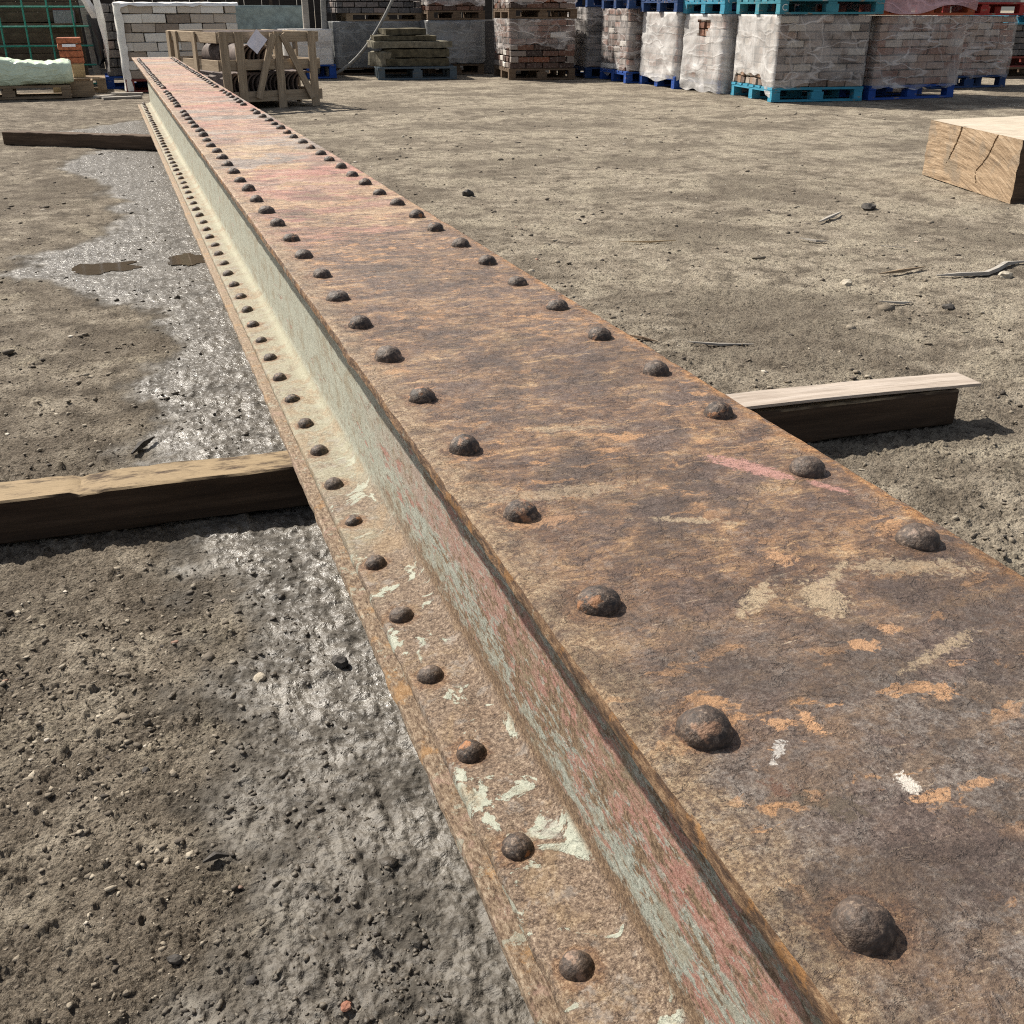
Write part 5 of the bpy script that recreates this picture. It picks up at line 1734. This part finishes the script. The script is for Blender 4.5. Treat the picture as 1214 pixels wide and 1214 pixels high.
stone(0.082, 1.345, 0.010, M['stonea'], 'pale angular stone on wet mud below the near bearer', 0.6, 1)
stone(0.205, 1.345, 0.012, M['stoneb'], 'black clinker lump close to the lower flange', 0.75, 2)
stone(1.73, 5.49, 0.026, M['stoneb'], 'dark rounded stone alone on the dirt right of the girder', 0.9, 3)
stone(3.50, 4.43, 0.038, M['stoneb'], 'dark flat stone in front of the oak baulk', 0.55, 4)
stone(-0.087, 1.185, 0.0055, M['stoneb'], 'dark angular stone on the dry dirt lower left', 0.8, 5)
stone(-0.07, 0.853, 0.0065, M['stoneb'], 'dark upright stone near the bottom left of the yard', 0.95, 6)
stone(0.088, 0.735, 0.0055, M['stonec'], 'reddish chip on the mud at the bottom by the girder', 0.6, 7)
stone(2.545, 2.735, 0.020, M['stoneb'], 'dark stone on the dirt behind the end of the near bearer', 0.6, 8)
stone(3.05, 3.02, 0.022, M['stonea'], 'pale pebble near the broken stick', 0.7, 9)
stone(0.003, 0.80, 0.006, M['stoneb'], 'half sunken black lump in the mud at bottom left', 0.7, 10)
stone(2.44, 3.15, 0.022, M['stonea'], 'pale stone alone on the right hand dirt', 0.6, 11)
stone(-0.30, 1.07, 0.008, M['stonea'], 'pale flat stone at the left edge on dry dirt', 0.5, 12)


def splinter(pts, w, h, label, mat=None, seed=0, cat='wood splinter'):
    """thin split piece of wood following the points"""
    V, F = [], []
    n_ = len(pts)
    for i, (x, y) in enumerate(pts):
        z = gz_at(x, y) + h * 0.6 + 0.004
        a = pts[min(i + 1, n_ - 1)]
        b = pts[max(i - 1, 0)]
        d = Vector((a[0] - b[0], a[1] - b[1], 0)).normalized()
        s_ = Vector((-d.y, d.x, 0))
        k = (0.25 if i in (0, n_ - 1) else 1) * (1 + 0.25 * mnoise.noise(Vector((i * 1.7, seed, 0))))
        for (u, v) in ((-1, -0.6), (1, -0.8), (0.8, 0.6), (-0.7, 0.9)):
            p = Vector((x, y, z)) + s_ * (u * w / 2 * k) + Vector((0, 0, v * h * 0.6 * k))
            V.append(tuple(p))
    for i in range(n_ - 1):
        for k in range(4):
            F.append((i * 4 + k, i * 4 + (k + 1) % 4, i * 4 + 4 + (k + 1) % 4, i * 4 + 4 + k))
    F += [(3, 2, 1, 0), tuple((n_ - 1) * 4 + k for k in range(4))]
    me = me_np('wood_splinter', V, F, mat or M['silver'])
    bm = bmesh.new()
    bm.from_mesh(me)
    bmesh.ops.recalc_face_normals(bm, faces=bm.faces[:])
    bm.to_mesh(me)
    bm.free()
    tag(link('wood_splinter', me), label, cat, 'splinters of wood on the dirt')


splinter([(2.80, 3.10), (2.89, 3.08), (3.0, 3.065), (3.08, 3.10), (3.17, 3.15), (3.30, 3.165)], 0.026, 0.014, 'longest bent pale stick on the dirt towards the right edge', seed=1)
splinter([(2.62, 3.20), (2.72, 3.20), (2.86, 3.235)], 0.018, 0.012, 'dark straight stick left of the bent pale stick', M['palw'], 2)
splinter([(3.02, 4.16), (3.14, 4.24), (3.27, 4.34)], 0.026, 0.014, 'pale split stick slanting on the dirt before the baulk', seed=3)
splinter([(2.72, 3.87), (2.76, 3.80), (2.80, 3.77)], 0.024, 0.010, 'short curled wood chip in the middle of the right dirt', seed=4)
splinter([(1.52, 2.66), (1.60, 2.62), (1.69, 2.57)], 0.017, 0.008, 'thin pale splinter above the strip topped bearer', seed=5)
splinter([(1.37, 2.80), (1.41, 2.74), (1.44, 2.70)], 0.014, 0.008, 'tiny dark twig just right of the girder', M['pald'], 6)
splinter([(2.95, 3.62), (3.02, 3.55)], 0.022, 0.010, 'small pale chip below the curled wood chip', seed=7)
splinter([(2.36, 2.86), (2.43, 2.83), (2.47, 2.83)], 0.017, 0.008, 'small pale flake behind the bearer end', seed=8)
splinter([(-0.072, 2.31), (-0.05, 2.36), (-0.02, 2.40)], 0.018, 0.014, 'dark charred stick on the wet dirt beyond the near bearer', M['stoneb'], 9)
splinter([(-0.03, 0.977), (-0.015, 0.983), (0.0, 0.985)], 0.010, 0.008, 'black stick fragment in the lower left mud', M['stoneb'], 10)
splinter([(1.95, 4.06), (2.08, 4.02), (2.20, 4.02)], 0.014, 0.008, 'slender straw coloured stick on the open dirt', M['tan'], 11)
